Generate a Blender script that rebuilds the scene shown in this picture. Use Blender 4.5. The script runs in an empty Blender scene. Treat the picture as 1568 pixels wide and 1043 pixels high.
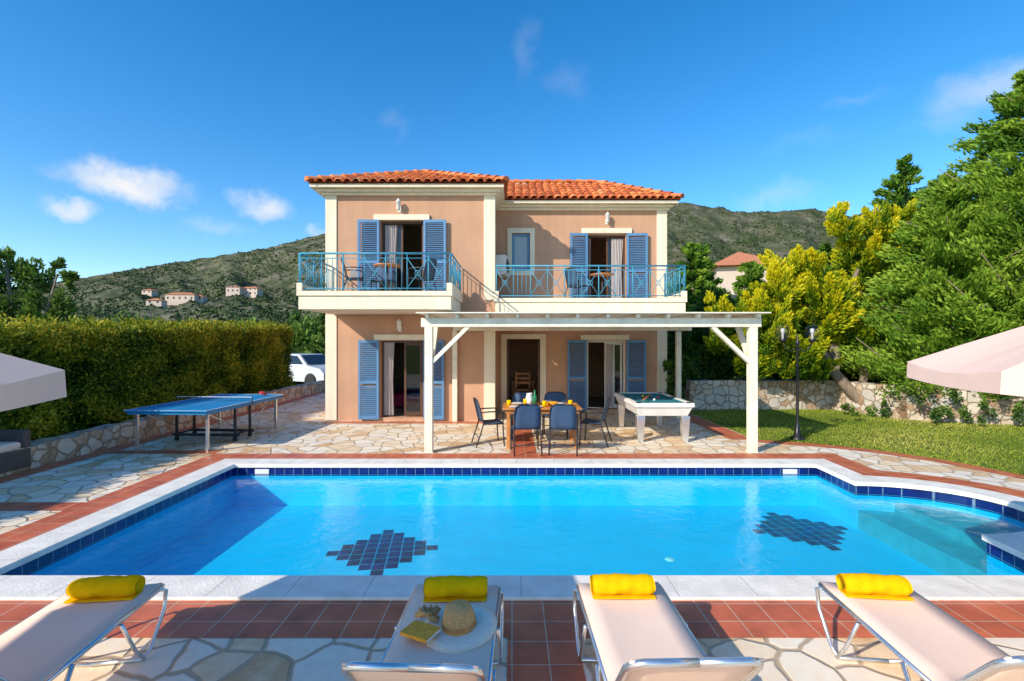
import bpy, math, random
import numpy as np
from mathutils import Vector, Matrix, noise
from mathutils.geometry import tessellate_polygon
random.seed(4); rng=np.random.default_rng(7)
S=bpy.context.scene
COL=S.collection
R=math.radians
# ------------------------------------------------------------------ materials
def newmat(name):
    m=bpy.data.materials.new(name); m.use_nodes=True
    nt=m.node_tree; b=nt.nodes['Principled BSDF']; return m,nt,b
def N(nt,t,**k):
    n=nt.nodes.new(t)
    for a,v in k.items(): setattr(n,a,v)
    return n
def ramp(nt,stops,interp='LINEAR'):
    r=N(nt,'ShaderNodeValToRGB'); cr=r.color_ramp; cr.interpolation=interp
    while len(cr.elements)<len(stops): cr.elements.new(0.5)
    for e,(p,c) in zip(cr.elements,stops): e.position=p; e.color=(*c,1)
    return r
def c3(c,f): return tuple(min(1,x*f) for x in c)
def plain(name,col,rough=.6,metal=0,var=.12,scale=6,bump=0,bscale=40,spec=.5,stretch=None,streak=0):
    m,nt,b=newmat(name); L=nt.links
    tc=N(nt,'ShaderNodeTexCoord'); no=N(nt,'ShaderNodeTexNoise'); no.inputs['Scale'].default_value=scale; no.inputs['Detail'].default_value=6
    src=tc.outputs['Object']
    if stretch:
        mp=N(nt,'ShaderNodeMapping'); mp.inputs['Scale'].default_value=stretch; L.new(src,mp.inputs['Vector']); src=mp.outputs['Vector']
    L.new(src,no.inputs['Vector'])
    r=ramp(nt,[(.3,c3(col,1-var)),(.7,c3(col,1+var))]); L.new(no.outputs['Fac'],r.inputs['Fac']); out=r.outputs['Color']
    if streak:
        mp2=N(nt,'ShaderNodeMapping'); mp2.inputs['Scale'].default_value=(5,5,.35); L.new(tc.outputs['Object'],mp2.inputs['Vector'])
        n3=N(nt,'ShaderNodeTexNoise'); n3.inputs['Scale'].default_value=1.5; n3.inputs['Detail'].default_value=5; L.new(mp2.outputs[0],n3.inputs['Vector'])
        r3=ramp(nt,[(.35,(1,1,1)),(.75,(1-streak,1-streak,1-streak))]); L.new(n3.outputs['Fac'],r3.inputs['Fac'])
        mx=N(nt,'ShaderNodeMix',data_type='RGBA',blend_type='MULTIPLY'); mx.inputs['Factor'].default_value=1; L.new(out,mx.inputs['A']); L.new(r3.outputs['Color'],mx.inputs['B']); out=mx.outputs['Result']
    L.new(out,b.inputs['Base Color'])
    b.inputs['Roughness'].default_value=rough; b.inputs['Metallic'].default_value=metal; b.inputs['Specular IOR Level'].default_value=spec
    if bump:
        n2=N(nt,'ShaderNodeTexNoise'); n2.inputs['Scale'].default_value=bscale; n2.inputs['Detail'].default_value=8
        L.new(src,n2.inputs['Vector']); bp=N(nt,'ShaderNodeBump'); bp.inputs['Strength'].default_value=bump; bp.inputs['Distance'].default_value=.02
        L.new(n2.outputs['Fac'],bp.inputs['Height']); L.new(bp.outputs['Normal'],b.inputs['Normal'])
    return m
def crazy(name,scale,stops,grout,gw=.035,warp=.25,three=False,bump=.5):
    m,nt,b=newmat(name); L=nt.links
    tc=N(nt,'ShaderNodeTexCoord'); no=N(nt,'ShaderNodeTexNoise'); no.inputs['Scale'].default_value=1.6; no.inputs['Detail'].default_value=3
    L.new(tc.outputs['Object'],no.inputs['Vector'])
    s=N(nt,'ShaderNodeVectorMath',operation='SCALE'); s.inputs['Scale'].default_value=warp; L.new(no.outputs['Color'],s.inputs[0])
    a=N(nt,'ShaderNodeVectorMath',operation='ADD'); L.new(tc.outputs['Object'],a.inputs[0]); L.new(s.outputs[0],a.inputs[1])
    dim='3D' if three else '2D'
    v1=N(nt,'ShaderNodeTexVoronoi',feature='DISTANCE_TO_EDGE',voronoi_dimensions=dim); v2=N(nt,'ShaderNodeTexVoronoi',feature='F1',voronoi_dimensions=dim)
    for v in (v1,v2): v.inputs['Scale'].default_value=scale; L.new(a.outputs[0],v.inputs['Vector'])
    sp=N(nt,'ShaderNodeSeparateColor'); L.new(v2.outputs['Color'],sp.inputs['Color'])
    n2=N(nt,'ShaderNodeTexNoise'); n2.inputs['Scale'].default_value=7; n2.inputs['Detail'].default_value=8; n2.inputs['Roughness'].default_value=.65; L.new(tc.outputs['Object'],n2.inputs['Vector'])
    mm=N(nt,'ShaderNodeMath',operation='MULTIPLY_ADD'); mm.inputs[1].default_value=.9; mm.inputs[2].default_value=-.45; L.new(n2.outputs['Fac'],mm.inputs[0])
    ad=N(nt,'ShaderNodeMath',operation='ADD'); L.new(sp.outputs['Red'],ad.inputs[0]); L.new(mm.outputs[0],ad.inputs[1])
    r=ramp(nt,stops); L.new(ad.outputs[0],r.inputs['Fac'])
    g=N(nt,'ShaderNodeMapRange'); g.inputs['From Min'].default_value=gw*.5; g.inputs['From Max'].default_value=gw*1.4; L.new(v1.outputs['Distance'],g.inputs['Value'])
    mx=N(nt,'ShaderNodeMix',data_type='RGBA'); mx.inputs['A'].default_value=(*grout,1); L.new(g.outputs['Result'],mx.inputs['Factor']); L.new(r.outputs['Color'],mx.inputs['B'])
    L.new(mx.outputs['Result'],b.inputs['Base Color']); b.inputs['Roughness'].default_value=.75; b.inputs['Specular IOR Level'].default_value=.3
    h=N(nt,'ShaderNodeMath',operation='MULTIPLY_ADD'); h.inputs[1].default_value=.35; L.new(n2.outputs['Fac'],h.inputs[0]); L.new(g.outputs['Result'],h.inputs[2])
    bp=N(nt,'ShaderNodeBump'); bp.inputs['Strength'].default_value=bump; bp.inputs['Distance'].default_value=.012; L.new(h.outputs[0],bp.inputs['Height']); L.new(bp.outputs['Normal'],b.inputs['Normal'])
    return m
def tile(name,c1,c2,grout,size,mortar,rough=.5,wall=False,bump=.3,off=(0,0),var=.25,vs=5):
    m,nt,b=newmat(name); L=nt.links
    tc=N(nt,'ShaderNodeTexCoord'); sx=N(nt,'ShaderNodeSeparateXYZ'); L.new(tc.outputs['Object'],sx.inputs[0])
    cb=N(nt,'ShaderNodeCombineXYZ')
    ax=N(nt,'ShaderNodeMath',operation='ADD'); ay=N(nt,'ShaderNodeMath',operation='ADD')
    L.new(sx.outputs['X'],ax.inputs[0])
    if wall: L.new(sx.outputs['Y'],ax.inputs[1]); L.new(sx.outputs['Z'],ay.inputs[0])
    else: ax.inputs[1].default_value=off[0]; L.new(sx.outputs['Y'],ay.inputs[0])
    ay.inputs[1].default_value=off[1]
    L.new(ax.outputs[0],cb.inputs[0]); L.new(ay.outputs[0],cb.inputs[1])
    br=N(nt,'ShaderNodeTexBrick'); br.offset=0; br.squash=1
    br.inputs['Color1'].default_value=(*c1,1); br.inputs['Color2'].default_value=(*c2,1); br.inputs['Mortar'].default_value=(*grout,1)
    br.inputs['Scale'].default_value=1; br.inputs['Brick Width'].default_value=size; br.inputs['Row Height'].default_value=size; br.inputs['Mortar Size'].default_value=mortar; br.inputs['Mortar Smooth'].default_value=.3
    L.new(cb.outputs[0],br.inputs['Vector'])
    n2=N(nt,'ShaderNodeTexNoise'); n2.inputs['Scale'].default_value=vs; n2.inputs['Detail'].default_value=7; L.new(tc.outputs['Object'],n2.inputs['Vector'])
    rr=ramp(nt,[(.3,(1-var,)*3),(.7,(1+var*.5,)*3)]); L.new(n2.outputs['Fac'],rr.inputs['Fac'])
    mx=N(nt,'ShaderNodeMix',data_type='RGBA',blend_type='MULTIPLY'); mx.inputs['Factor'].default_value=1; L.new(br.outputs['Color'],mx.inputs['A']); L.new(rr.outputs['Color'],mx.inputs['B'])
    L.new(mx.outputs['Result'],b.inputs['Base Color']); b.inputs['Roughness'].default_value=rough
    bp=N(nt,'ShaderNodeBump',invert=True); bp.inputs['Strength'].default_value=bump; bp.inputs['Distance'].default_value=.006; L.new(br.outputs['Fac'],bp.inputs['Height']); L.new(bp.outputs['Normal'],b.inputs['Normal'])
    return m
def leafmat(name,stops,trans=.25):
    m,nt,b=newmat(name); L=nt.links
    at=N(nt,'ShaderNodeAttribute',attribute_name='tint'); r=ramp(nt,stops); L.new(at.outputs['Fac'],r.inputs['Fac'])
    L.new(r.outputs['Color'],b.inputs['Base Color']); b.inputs['Roughness'].default_value=.55; b.inputs['Specular IOR Level'].default_value=.2
    if trans>0:
        tr=N(nt,'ShaderNodeBsdfTranslucent'); L.new(r.outputs['Color'],tr.inputs['Color'])
        mx=N(nt,'ShaderNodeMixShader'); mx.inputs[0].default_value=trans; L.new(b.outputs[0],mx.inputs[1]); L.new(tr.outputs[0],mx.inputs[2])
        L.new(mx.outputs[0],nt.nodes['Material Output'].inputs['Surface'])
    return m

M={}
M['plaster']=plain('salmon_plaster',(.58,.33,.205),.85,var=.08,scale=1.3,bump=.25,bscale=60,spec=.2,streak=.10)
M['cream']=plain('cream_trim',(.85,.74,.55),.7,var=.05,scale=3,bump=.1,spec=.3,streak=.12)
M['white']=plain('white_paint',(.80,.78,.72),.55,var=.06,scale=5,bump=.1)
M['pergola']=plain('pergola_paint',(.85,.76,.59),.6,var=.12,scale=5,bump=.15)
M['shutter']=plain('blue_shutter_paint',(.10,.245,.44),.5,var=.08,scale=4)
M['rail']=plain('turquoise_rail_paint',(.05,.30,.44),.45,var=.1,scale=8)
M['inter']=plain('interior_wall',(.30,.25,.20),.9)
M['wood']=plain('dark_wood',(.10,.045,.02),.5,var=.3,scale=5,stretch=(1,1,12))
M['teak']=plain('orange_teak',(.58,.22,.05),.4,var=.25,scale=6,stretch=(1,8,1))
M['metal']=plain('aluminium_tube',(.72,.73,.74),.25,metal=.85,var=.04)
M['fabric']=plain('beige_sling_fabric',(.95,.70,.55),.9,var=.035,scale=3,bump=.25,bscale=300,spec=.1)
M['canopy']=plain('umbrella_canvas',(.90,.62,.49),.9,var=.05,scale=2,bump=.15,bscale=200,spec=.1)
M['towel']=plain('yellow_towel',(1.0,.53,.003),.95,var=.07,scale=25,bump=.45,bscale=150,spec=.05)
M['dark']=plain('dark_grey_metal',(.035,.04,.05),.4,metal=.3)
M['chairblue']=plain('navy_mesh_fabric',(.04,.085,.16),.7,var=.15,bump=.3,bscale=400)
M['black']=plain('black_iron',(.012,.013,.015),.4)
M['ttblue']=plain('table_tennis_top',(.01,.22,.48),.45,var=.05)
M['linewhite']=plain('line_paint',(.8,.8,.8),.5,var=.02)
M['cloth']=plain('teal_billiard_cloth',(.01,.19,.25),.9,var=.05)
M['straw']=plain('straw',(.72,.40,.14),.8,var=.2,scale=60,bump=.6,bscale=150)
M['strawpale']=plain('pale_straw_brim',(.88,.80,.66),.8,var=.08,scale=60,bump=.4,bscale=150)
M['rattan']=plain('grey_rattan',(.13,.10,.085),.7,var=.4,scale=50,bump=1,bscale=90)
M['red']=plain('red_rubber',(.55,.03,.03),.6); M['pink']=plain('pink_bedspread',(.60,.05,.15),.8)
M['orange']=plain('orange_cover',(.90,.36,.015),.5,var=.2,scale=40)
M['green']=plain('green_bottle',(.02,.22,.08),.15)
M['carwhite']=plain('car_paint',(.62,.65,.70),.2,var=.01); M['tyre']=plain('tyre_rubber',(.02,.02,.02),.8)
M['bark']=plain('bark',(.24,.18,.13),.9,var=.35,scale=8,bump=1,bscale=25,stretch=(1,1,.25))
M['curtain']=leafmat('sheer_curtain',[(0,(.85,.76,.72)),(1,(.85,.76,.72))],.4)
M['coping']=plain('white_marble_coping',(.86,.80,.70),.6,var=.12,scale=5,bump=.3,bscale=40)
M['joint']=plain('coping_joint_mortar',(.42,.38,.33),.9)
M['crazy']=crazy('crazy_paving',3.4,[(0,(.66,.40,.20)),(.2,(.80,.58,.35)),(.45,(.88,.72,.51)),(.7,(.90,.80,.64)),(1,(.80,.69,.56))],(.52,.39,.26),gw=.05,bump=.7)
M['stone']=crazy('stone_wall_rubble',4.2,[(0,(.36,.22,.13)),(.3,(.56,.43,.30)),(.6,(.66,.57,.46)),(1,(.48,.44,.38))],(.32,.24,.16),three=True,bump=1,gw=.05)
M['red_tile']=tile('terracotta_floor_tile',(.66,.165,.07),(.54,.12,.05),(.62,.44,.31),.232,.0045,.5)
M['bluetile']=tile('cobalt_pool_tile',(.004,.014,.12),(.007,.022,.18),(.16,.24,.34),.15,.005,.15,wall=True,off=(0,.002))
M['pool']=tile('cyan_pool_mosaic',(.001,.56,.86),(.001,.53,.83),(.004,.60,.88),.05,.001,.5,bump=.02,var=.07,vs=2)
M['mosaic']=plain('navy_mosaic_tile',(.008,.010,.105),.3,var=.6,scale=5)
M['step']=plain('pale_step_tile',(.08,.38,.48),.5)
def schlick(nt,f0,nrm=None):
    L=nt.links; ge=N(nt,'ShaderNodeNewGeometry'); dp=N(nt,'ShaderNodeVectorMath',operation='DOT_PRODUCT')
    L.new(ge.outputs['Incoming'],dp.inputs[0]); L.new(nrm if nrm else ge.outputs['Normal'],dp.inputs[1])
    ab=N(nt,'ShaderNodeMath',operation='ABSOLUTE'); L.new(dp.outputs['Value'],ab.inputs[0])
    su_=N(nt,'ShaderNodeMath',operation='SUBTRACT',use_clamp=True); su_.inputs[0].default_value=1; L.new(ab.outputs[0],su_.inputs[1])
    pw=N(nt,'ShaderNodeMath',operation='POWER'); L.new(su_.outputs[0],pw.inputs[0]); pw.inputs[1].default_value=5
    ma=N(nt,'ShaderNodeMath',operation='MULTIPLY_ADD'); L.new(pw.outputs[0],ma.inputs[0]); ma.inputs[1].default_value=1-f0; ma.inputs[2].default_value=f0
    return ma.outputs[0]
def glass(name,tint):
    m,nt,b=newmat(name); L=nt.links
    t=N(nt,'ShaderNodeBsdfTransparent'); t.inputs[0].default_value=(*tint,1); g=N(nt,'ShaderNodeBsdfGlossy'); g.inputs['Roughness'].default_value=.03
    mx=N(nt,'ShaderNodeMixShader')
    L.new(schlick(nt,.05),mx.inputs[0]); L.new(t.outputs[0],mx.inputs[1]); L.new(g.outputs[0],mx.inputs[2]); L.new(mx.outputs[0],nt.nodes['Material Output'].inputs['Surface']); return m
M['glass']=glass('window_glass',(.75,.82,.85)); M['globe']=glass('smoked_globe_glass',(.80,.80,.80))
M['frost']=plain('frosted_pane',(.30,.38,.42),.25,var=.03)
M['carglass']=plain('car_glass',(.02,.03,.04),.08)
m,nt,b=newmat('pool_water'); L=nt.links
tc=N(nt,'ShaderNodeTexCoord')
w1=N(nt,'ShaderNodeTexNoise'); w1.inputs['Scale'].default_value=7; w1.inputs['Detail'].default_value=5; w1.inputs['Distortion'].default_value=.8; L.new(tc.outputs['Object'],w1.inputs['Vector'])
bp=N(nt,'ShaderNodeBump'); bp.inputs['Strength'].default_value=.28; bp.inputs['Distance'].default_value=.03; L.new(w1.outputs['Fac'],bp.inputs['Height'])
t=N(nt,'ShaderNodeBsdfTransparent'); t.inputs[0].default_value=(.50,.97,1,1); g=N(nt,'ShaderNodeBsdfGlossy'); g.inputs['Roughness'].default_value=.02
L.new(bp.outputs[0],g.inputs['Normal'])
mx=N(nt,'ShaderNodeMixShader'); L.new(schlick(nt,.012,bp.outputs[0]),mx.inputs[0]); L.new(t.outputs[0],mx.inputs[1]); L.new(g.outputs[0],mx.inputs[2]); L.new(mx.outputs[0],nt.nodes['Material Output'].inputs['Surface']); M['water']=m
m,nt,b=newmat('terracotta_roof_tile'); L=nt.links
at=N(nt,'ShaderNodeAttribute',attribute_name='tint'); r=ramp(nt,[(0,(.42,.09,.03)),(.5,(.68,.18,.05)),(.85,(.82,.28,.08)),(1,(.68,.35,.17))]); L.new(at.outputs['Fac'],r.inputs['Fac']); L.new(r.outputs['Color'],b.inputs['Base Color']); b.inputs['Roughness'].default_value=.8; M['roof']=m
def groundmat(name,stops,scale,det=8,bump=.5,bs=60,dist=.05):
    m,nt,b=newmat(name); L=nt.links
    tc=N(nt,'ShaderNodeTexCoord'); a=N(nt,'ShaderNodeTexNoise'); a.inputs['Scale'].default_value=scale; a.inputs['Detail'].default_value=det; a.inputs['Roughness'].default_value=.68
    L.new(tc.outputs['Object'],a.inputs['Vector']); r=ramp(nt,stops); L.new(a.outputs['Fac'],r.inputs['Fac']); L.new(r.outputs['Color'],b.inputs['Base Color'])
    b.inputs['Roughness'].default_value=.95; b.inputs['Specular IOR Level'].default_value=.1
    n2=N(nt,'ShaderNodeTexNoise'); n2.inputs['Scale'].default_value=bs; n2.inputs['Detail'].default_value=8; L.new(tc.outputs['Object'],n2.inputs['Vector'])
    bp=N(nt,'ShaderNodeBump'); bp.inputs['Strength'].default_value=bump; bp.inputs['Distance'].default_value=dist; L.new(n2.outputs['Fac'],bp.inputs['Height']); L.new(bp.outputs[0],b.inputs['Normal'])
    return m
M['ground']=groundmat('grassy_ground',[(.3,(.08,.12,.02)),(.5,(.15,.20,.03)),(.62,(.24,.26,.05)),(.75,(.30,.25,.09))],1.1)
M['hill']=groundmat('scrub_hillside',[(.36,(.05,.065,.028)),(.48,(.085,.095,.045)),(.57,(.14,.13,.08)),(.66,(.22,.195,.15)),(.76,(.32,.29,.25))],.045,det=12,bump=1,bs=.12,dist=3)
LG=lambda n,*c,t=.25: leafmat(n,[(i/(len(c)-1),x) for i,x in enumerate(c)],t)
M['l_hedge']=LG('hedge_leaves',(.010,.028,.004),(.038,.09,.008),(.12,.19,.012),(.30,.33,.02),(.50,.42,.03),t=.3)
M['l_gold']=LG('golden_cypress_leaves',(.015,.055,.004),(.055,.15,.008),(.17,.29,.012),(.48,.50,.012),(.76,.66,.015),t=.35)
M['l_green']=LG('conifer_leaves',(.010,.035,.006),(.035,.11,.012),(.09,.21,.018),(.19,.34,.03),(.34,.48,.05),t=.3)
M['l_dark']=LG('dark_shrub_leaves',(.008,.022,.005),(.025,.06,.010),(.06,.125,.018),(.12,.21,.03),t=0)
M['l_olive']=LG('broadleaf_leaves',(.012,.03,.01),(.035,.09,.018),(.10,.18,.03),(.19,.30,.05),t=.25)
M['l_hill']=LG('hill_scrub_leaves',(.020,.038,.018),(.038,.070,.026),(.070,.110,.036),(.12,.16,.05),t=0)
M['l_grass']=LG('grass_blades',(.07,.12,.012),(.17,.24,.02),(.32,.36,.03),(.50,.44,.12),t=0)
# ------------------------------------------------------------------ builder
class B:
    def __init__(s): s.v=[];s.f=[];s.m=[];s.sm=[];s.mats=[];s.t=[]
    def mi(s,k):
        if k not in s.mats: s.mats.append(k)
        return s.mats.index(k)
    def add(s,vs,fs,k,smooth=False,M4=None,tint=.5):
        o=len(s.v); i=s.mi(k)
        if M4 is not None: vs=[M4@Vector(v) for v in vs]
        s.v+=[tuple(v) for v in vs]; s.t+=[tint]*len(vs)
        for f in fs: s.f.append([o+a for a in f]); s.m.append(i); s.sm.append(smooth)
    def box(s,x0,x1,y0,y1,z0,z1,k,M4=None):
        vs=[(x,y,z) for z in (z0,z1) for y in (y0,y1) for x in (x0,x1)]
        s.add(vs,[(0,2,3,1),(4,5,7,6),(0,1,5,4),(1,3,7,5),(3,2,6,7),(2,0,4,6)],k,M4=M4)
    def tube(s,pts,r,k,n=8,closed=False,M4=None):
        pts=[Vector(p) for p in pts]; m=len(pts); rs=r if isinstance(r,(list,tuple)) else [r]*m
        vs=[];prev=None
        for i,p in enumerate(pts):
            if closed: d=(pts[(i+1)%m]-pts[i-1])
            else: d=(pts[min(i+1,m-1)]-pts[max(i-1,0)])
            d.normalize()
            if prev is None:
                a=Vector((0,0,1)) if abs(d.z)<.9 else Vector((1,0,0)); u=d.cross(a).normalized()
            else: u=(prev-d*prev.dot(d)).normalized()
            prev=u; w=d.cross(u)
            for j in range(n):
                an=2*math.pi*j/n; vs.append(p+(u*math.cos(an)+w*math.sin(an))*rs[i])
        fs=[]
        for i in range(m if closed else m-1):
            for j in range(n):
                a=i*n+j;b_=i*n+(j+1)%n;c=((i+1)%m)*n+(j+1)%n;d_=((i+1)%m)*n+j; fs.append((a,b_,c,d_))
        if not closed: fs.append(tuple(range(n))[::-1]); fs.append(tuple(range((m-1)*n,m*n)))
        s.add(vs,fs,k,True,M4)
    def lathe(s,prof,c,k,n=20,M4=None):
        vs=[(c[0]+r*math.cos(2*math.pi*j/n),c[1]+r*math.sin(2*math.pi*j/n),c[2]+z) for r,z in prof for j in range(n)]
        fs=[(i*n+j,i*n+(j+1)%n,(i+1)*n+(j+1)%n,(i+1)*n+j) for i in range(len(prof)-1) for j in range(n)]
        s.add(vs,fs,k,True,M4)
    def make(s,name,parent=None,bevel=0,loc=None,rot=None):
        me=bpy.data.meshes.new(name); me.from_pydata(s.v,[],s.f); me.update()
        for k in s.mats: me.materials.append(M[k])
        me.polygons.foreach_set('material_index',s.m); me.polygons.foreach_set('use_smooth',s.sm)
        a=me.attributes.new('tint','FLOAT','POINT'); a.data.foreach_set('value',s.t)
        o=bpy.data.objects.new(name,me); COL.objects.link(o)
        if loc: o.location=loc
        if rot: o.rotation_euler=rot
        if parent: o.parent=parent
        if bevel:
            bm=o.modifiers.new('b','BEVEL'); bm.width=bevel; bm.segments=2; bm.limit_method='ANGLE'; bm.angle_limit=R(50)
        return o
def empty(name,loc=(0,0,0),rz=0):
    e=bpy.data.objects.new(name,None); COL.objects.link(e); e.location=loc; e.rotation_euler=(0,0,rz); e.empty_display_size=.2; return e
def sheet(name,outer,holes,z,k,parent=None):
    loops=[[Vector((x,y,0)) for x,y in l] for l in [outer]+holes]
    tri=tessellate_polygon(loops); flat=[p for l in [outer]+holes for p in l]
    vs=[(x,y,z) for x,y in flat]; fs=[]
    for a,b_,c in tri:
        ax,ay=flat[a];bx,by=flat[b_];cx,cy=flat[c]
        if (bx-ax)*(cy-ay)-(by-ay)*(cx-ax)<0: a,c=c,a
        fs.append((a,b_,c))
    bb=B(); bb.add(vs,fs,k); return bb.make(name,parent)
def leaves(name,P,D,ln,wd,tint,mat,parent=None):
    n=len(P); D=D/np.linalg.norm(D,axis=1,keepdims=True)
    rv=rng.normal(size=(n,3)); Sd=np.cross(D,rv); Sd/=np.linalg.norm(Sd,axis=1,keepdims=True)+1e-9
    ln=np.broadcast_to(ln,(n,))[:,None]; wd=np.broadcast_to(wd,(n,))[:,None]
    V=np.empty((n,4,3)); V[:,0]=P-D*ln*.5; V[:,1]=P+Sd*wd*.5; V[:,2]=P+D*ln*.5; V[:,3]=P-Sd*wd*.5
    me=bpy.data.meshes.new(name); me.vertices.add(n*4); me.vertices.foreach_set('co',V.ravel())
    me.loops.add(n*4); me.loops.foreach_set('vertex_index',np.arange(n*4,dtype=np.int32))
    me.polygons.add(n); me.polygons.foreach_set('loop_start',np.arange(0,n*4,4,dtype=np.int32)); me.polygons.foreach_set('loop_total',np.full(n,4,dtype=np.int32))
    me.update(calc_edges=True); a=me.attributes.new('tint','FLOAT','POINT'); a.data.foreach_set('value',np.repeat(np.clip(tint,0,1),4))
    me.materials.append(M[mat]); o=bpy.data.objects.new(name,me); COL.objects.link(o)
    if parent: o.parent=parent
    return o
def unit(n):
    d=rng.normal(size=(n,3)); return d/np.linalg.norm(d,axis=1,keepdims=True)
# ------------------------------------------------------------------ pool
PC=(4.8,5.92); RX,RY=1.3,.95
def contour(d):
    p=[(-4.46-d,4.09-d),(4.72+d,4.09-d)]
    a=math.acos((.02+d)/(RX+d)); K=24
    for i in range(K+1):
        t=-a+2*a*i/K; p.append((PC[0]+(RX+d)*math.cos(t),PC[1]+(RY+d)*math.sin(t)))
    p+=[(4.88+d,7.85+d),(-4.46-d,7.85+d)]
    return p
def ring(name,d0,d1,z0,z1,k,parent=None,side=True,bevel=0):
    a=contour(d0);b_=contour(d1);n=len(a); bb=B()
    vs=[(x,y,z1) for x,y in a]+[(x,y,z1) for x,y in b_]; fs=[(i,n+i,n+(i+1)%n,(i+1)%n) for i in range(n)]
    if side:
        vs+=[(x,y,z0) for x,y in a]+[(x,y,z0) for x,y in b_]
        fs+=[(2*n+i,i,(i+1)%n,2*n+(i+1)%n) for i in range(n)]; fs+=[(n+i,3*n+i,3*n+(i+1)%n,n+(i+1)%n) for i in range(n)]
    bb.add(vs,fs,k); return bb.make(name,parent,bevel)
pool=empty('swimming_pool')
def wallring(name,d,z0,z1,k):
    a=contour(d);n=len(a);bb=B(); bb.add([(x,y,z1) for x,y in a]+[(x,y,z0) for x,y in a],[(i,(i+1)%n,n+(i+1)%n,n+i) for i in range(n)],k); bb.make(name,pool)
ZF=-.64
wallring('waterline_tiles',0,-.17,0,'bluetile'); wallring('pool_walls',0,ZF,-.17,'pool')
sheet('pool_floor',contour(0),[],ZF,'pool',pool)
ring('coping',-.03,.33,-.03,.028,'coping',pool,bevel=.008)
a=math.acos(.05/RX)
st=[(PC[0]+RX*.997*math.cos(-a+2*a*i/20),PC[1]+RY*.997*math.sin(-a+2*a*i/20)) for i in range(21)]
bb=B(); n=len(st); bb.add([(x,y,-.38) for x,y in st]+[(x,y,ZF) for x,y in st],[tuple(range(n)),(0,n-1,2*n-1,n)],'step')
st2=[(PC[0]+.45+(RX-.45)*.995*math.cos(t),PC[1]+(RY-.06)*math.sin(t)) for t in [(-1.5+3*i/16) for i in range(17)]]
n=len(st2); bb.add([(x,y,-.25) for x,y in st2]+[(x,y,-.38) for x,y in st2],[tuple(range(n)),(0,n-1,2*n-1,n)],'step'); bb.make('entry_steps',pool)
w=sheet('water',contour(-.002),[],-.13,'water',pool)
bb=B()
for cx,cy,rot in [(-1.62,6.15,R(8)),(4.02,6.83,R(6))]:
    K=4; s_=.152; ca,sa=math.cos(rot),math.sin(rot)
    for i in range(-K,K+1):
        for j in range(-K-1,K+2):
            if abs(i)+abs(j)*.9<=K+.1:
                h=s_*.5*.92; q=[]
                for (dx,dy) in ((-h,-h),(h,-h),(h,h),(-h,h)):
                    X=i*s_+dx; Y=j*s_+dy+(.02 if i%2 else 0); q.append((cx+X*ca-Y*sa,cy+X*sa+Y*ca,ZF+.004))
                bb.add(q,[(0,1,2,3)],'mosaic')
bb.make('floor_mosaic',pool)
bb=B()
for x,y in [(1.9,5.9)]: bb.lathe([(.0,.012),(.045,.012),(.06,.003)],(x,y,ZF),'linewhite',16)
for x in (-4.0,4.45): bb.box(x-.11,x+.11,7.83,7.853,-.13,-.06,'linewhite')
bb.make('drain_covers',pool)
bb=B()
x=-4.2
while x<4.6:
    for y in (3.775,7.835): bb.add([(x,y,.0285),(x+.006,y,.0285),(x+.006,y+.33,.0285),(x,y+.33,.0285)],[(0,1,2,3)],'joint')
    x+=.61
y=4.4
while y<7.8:
    bb.add([(-4.775,y,.0285),(-4.445,y,.0285),(-4.445,y+.006,.0285),(-4.775,y+.006,.0285)],[(0,1,2,3)],'joint'); y+=.61
bb.make('coping_joints',pool)
# ------------------------------------------------------------------ ground
RB=[(13,5.2),(9.5,5.6),(8.1,6.45),(7.57,7.25),(7.2,8.2),(6.6,8.95),(5.8,9.5),(4.9,9.85)]
deck=[(-7.5,-4),(13,-4)]+RB+[(4.9,19),(-7.5,19)]
hole=contour(.32)
sheet('ground',[(-2500,-2500),(2500,-2500),(2500,2500),(-2500,2500)],[hole],-.03,'ground')
sheet('paving',deck,[hole],0,'crazy')
ring('terracotta_tile_border',.325,.80,0,.005,'red_tile',side=False)
bb=B()
def strip(x0,x1,y0,y1,z=.0045): bb.add([(x0,y0,z),(x1,y0,z),(x1,y1,z),(x0,y1,z)],[(0,1,2,3)],'red_tile')
strip(-.03,.435,-4,3.29); strip(-.03,.435,8.655,13.2); strip(-7.48,-7.15,-4,18.9); strip(-7.14,-5.27,5.75,6.05); strip(-4.6,-.45,11.8,12.1); strip(4.4,4.86,9.9,17)
strip(-7.14,-5.27,8.65,8.9)
bb.make('terracotta_tile_strip')
bb=B(); vs=[];fs=[]
for i,(x,y) in enumerate(RB):
    a_=Vector(RB[max(i-1,0)]);c_=Vector(RB[min(i+1,len(RB)-1)]); d=(c_-a_).normalized(); nrm=Vector((-d.y,d.x))
    vs+=[(x+nrm.x*.26,y+nrm.y*.26,.0045),(x-nrm.x*.02,y-nrm.y*.02,.0045)]
for i in range(len(RB)-1): fs.append((2*i,2*i+2,2*i+3,2*i+1))
bb.add(vs,fs,'red_tile'); bb.make('lawn_edging_tiles')
def inside(x,y,poly):
    c=np.zeros(len(x),bool); j=len(poly)-1
    for i in range(len(poly)):
        xi,yi=poly[i];xj,yj=poly[j]
        c^=((yi>y)!=(yj>y))&(x<(xj-xi)*(y-yi)/(yj-yi+1e-12)+xi); j=i
    return c
n=90000; x=rng.uniform(4.9,16,n); y=rng.uniform(5.5,14.3,n); k=~inside(x,y,deck); x=x[k];y=y[k]; n=len(x)
P=np.stack([x,y,np.full(n,-.005)],1); D=np.stack([rng.normal(0,.6,n),rng.normal(0,.6,n),np.ones(n)],1)
tn=.55+.20*np.sin(x*1.7+np.sin(y*2.1))*np.cos(y*1.3)+.15*np.sin(x*.8-y*1.1)+rng.normal(0,.17,n)
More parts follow.
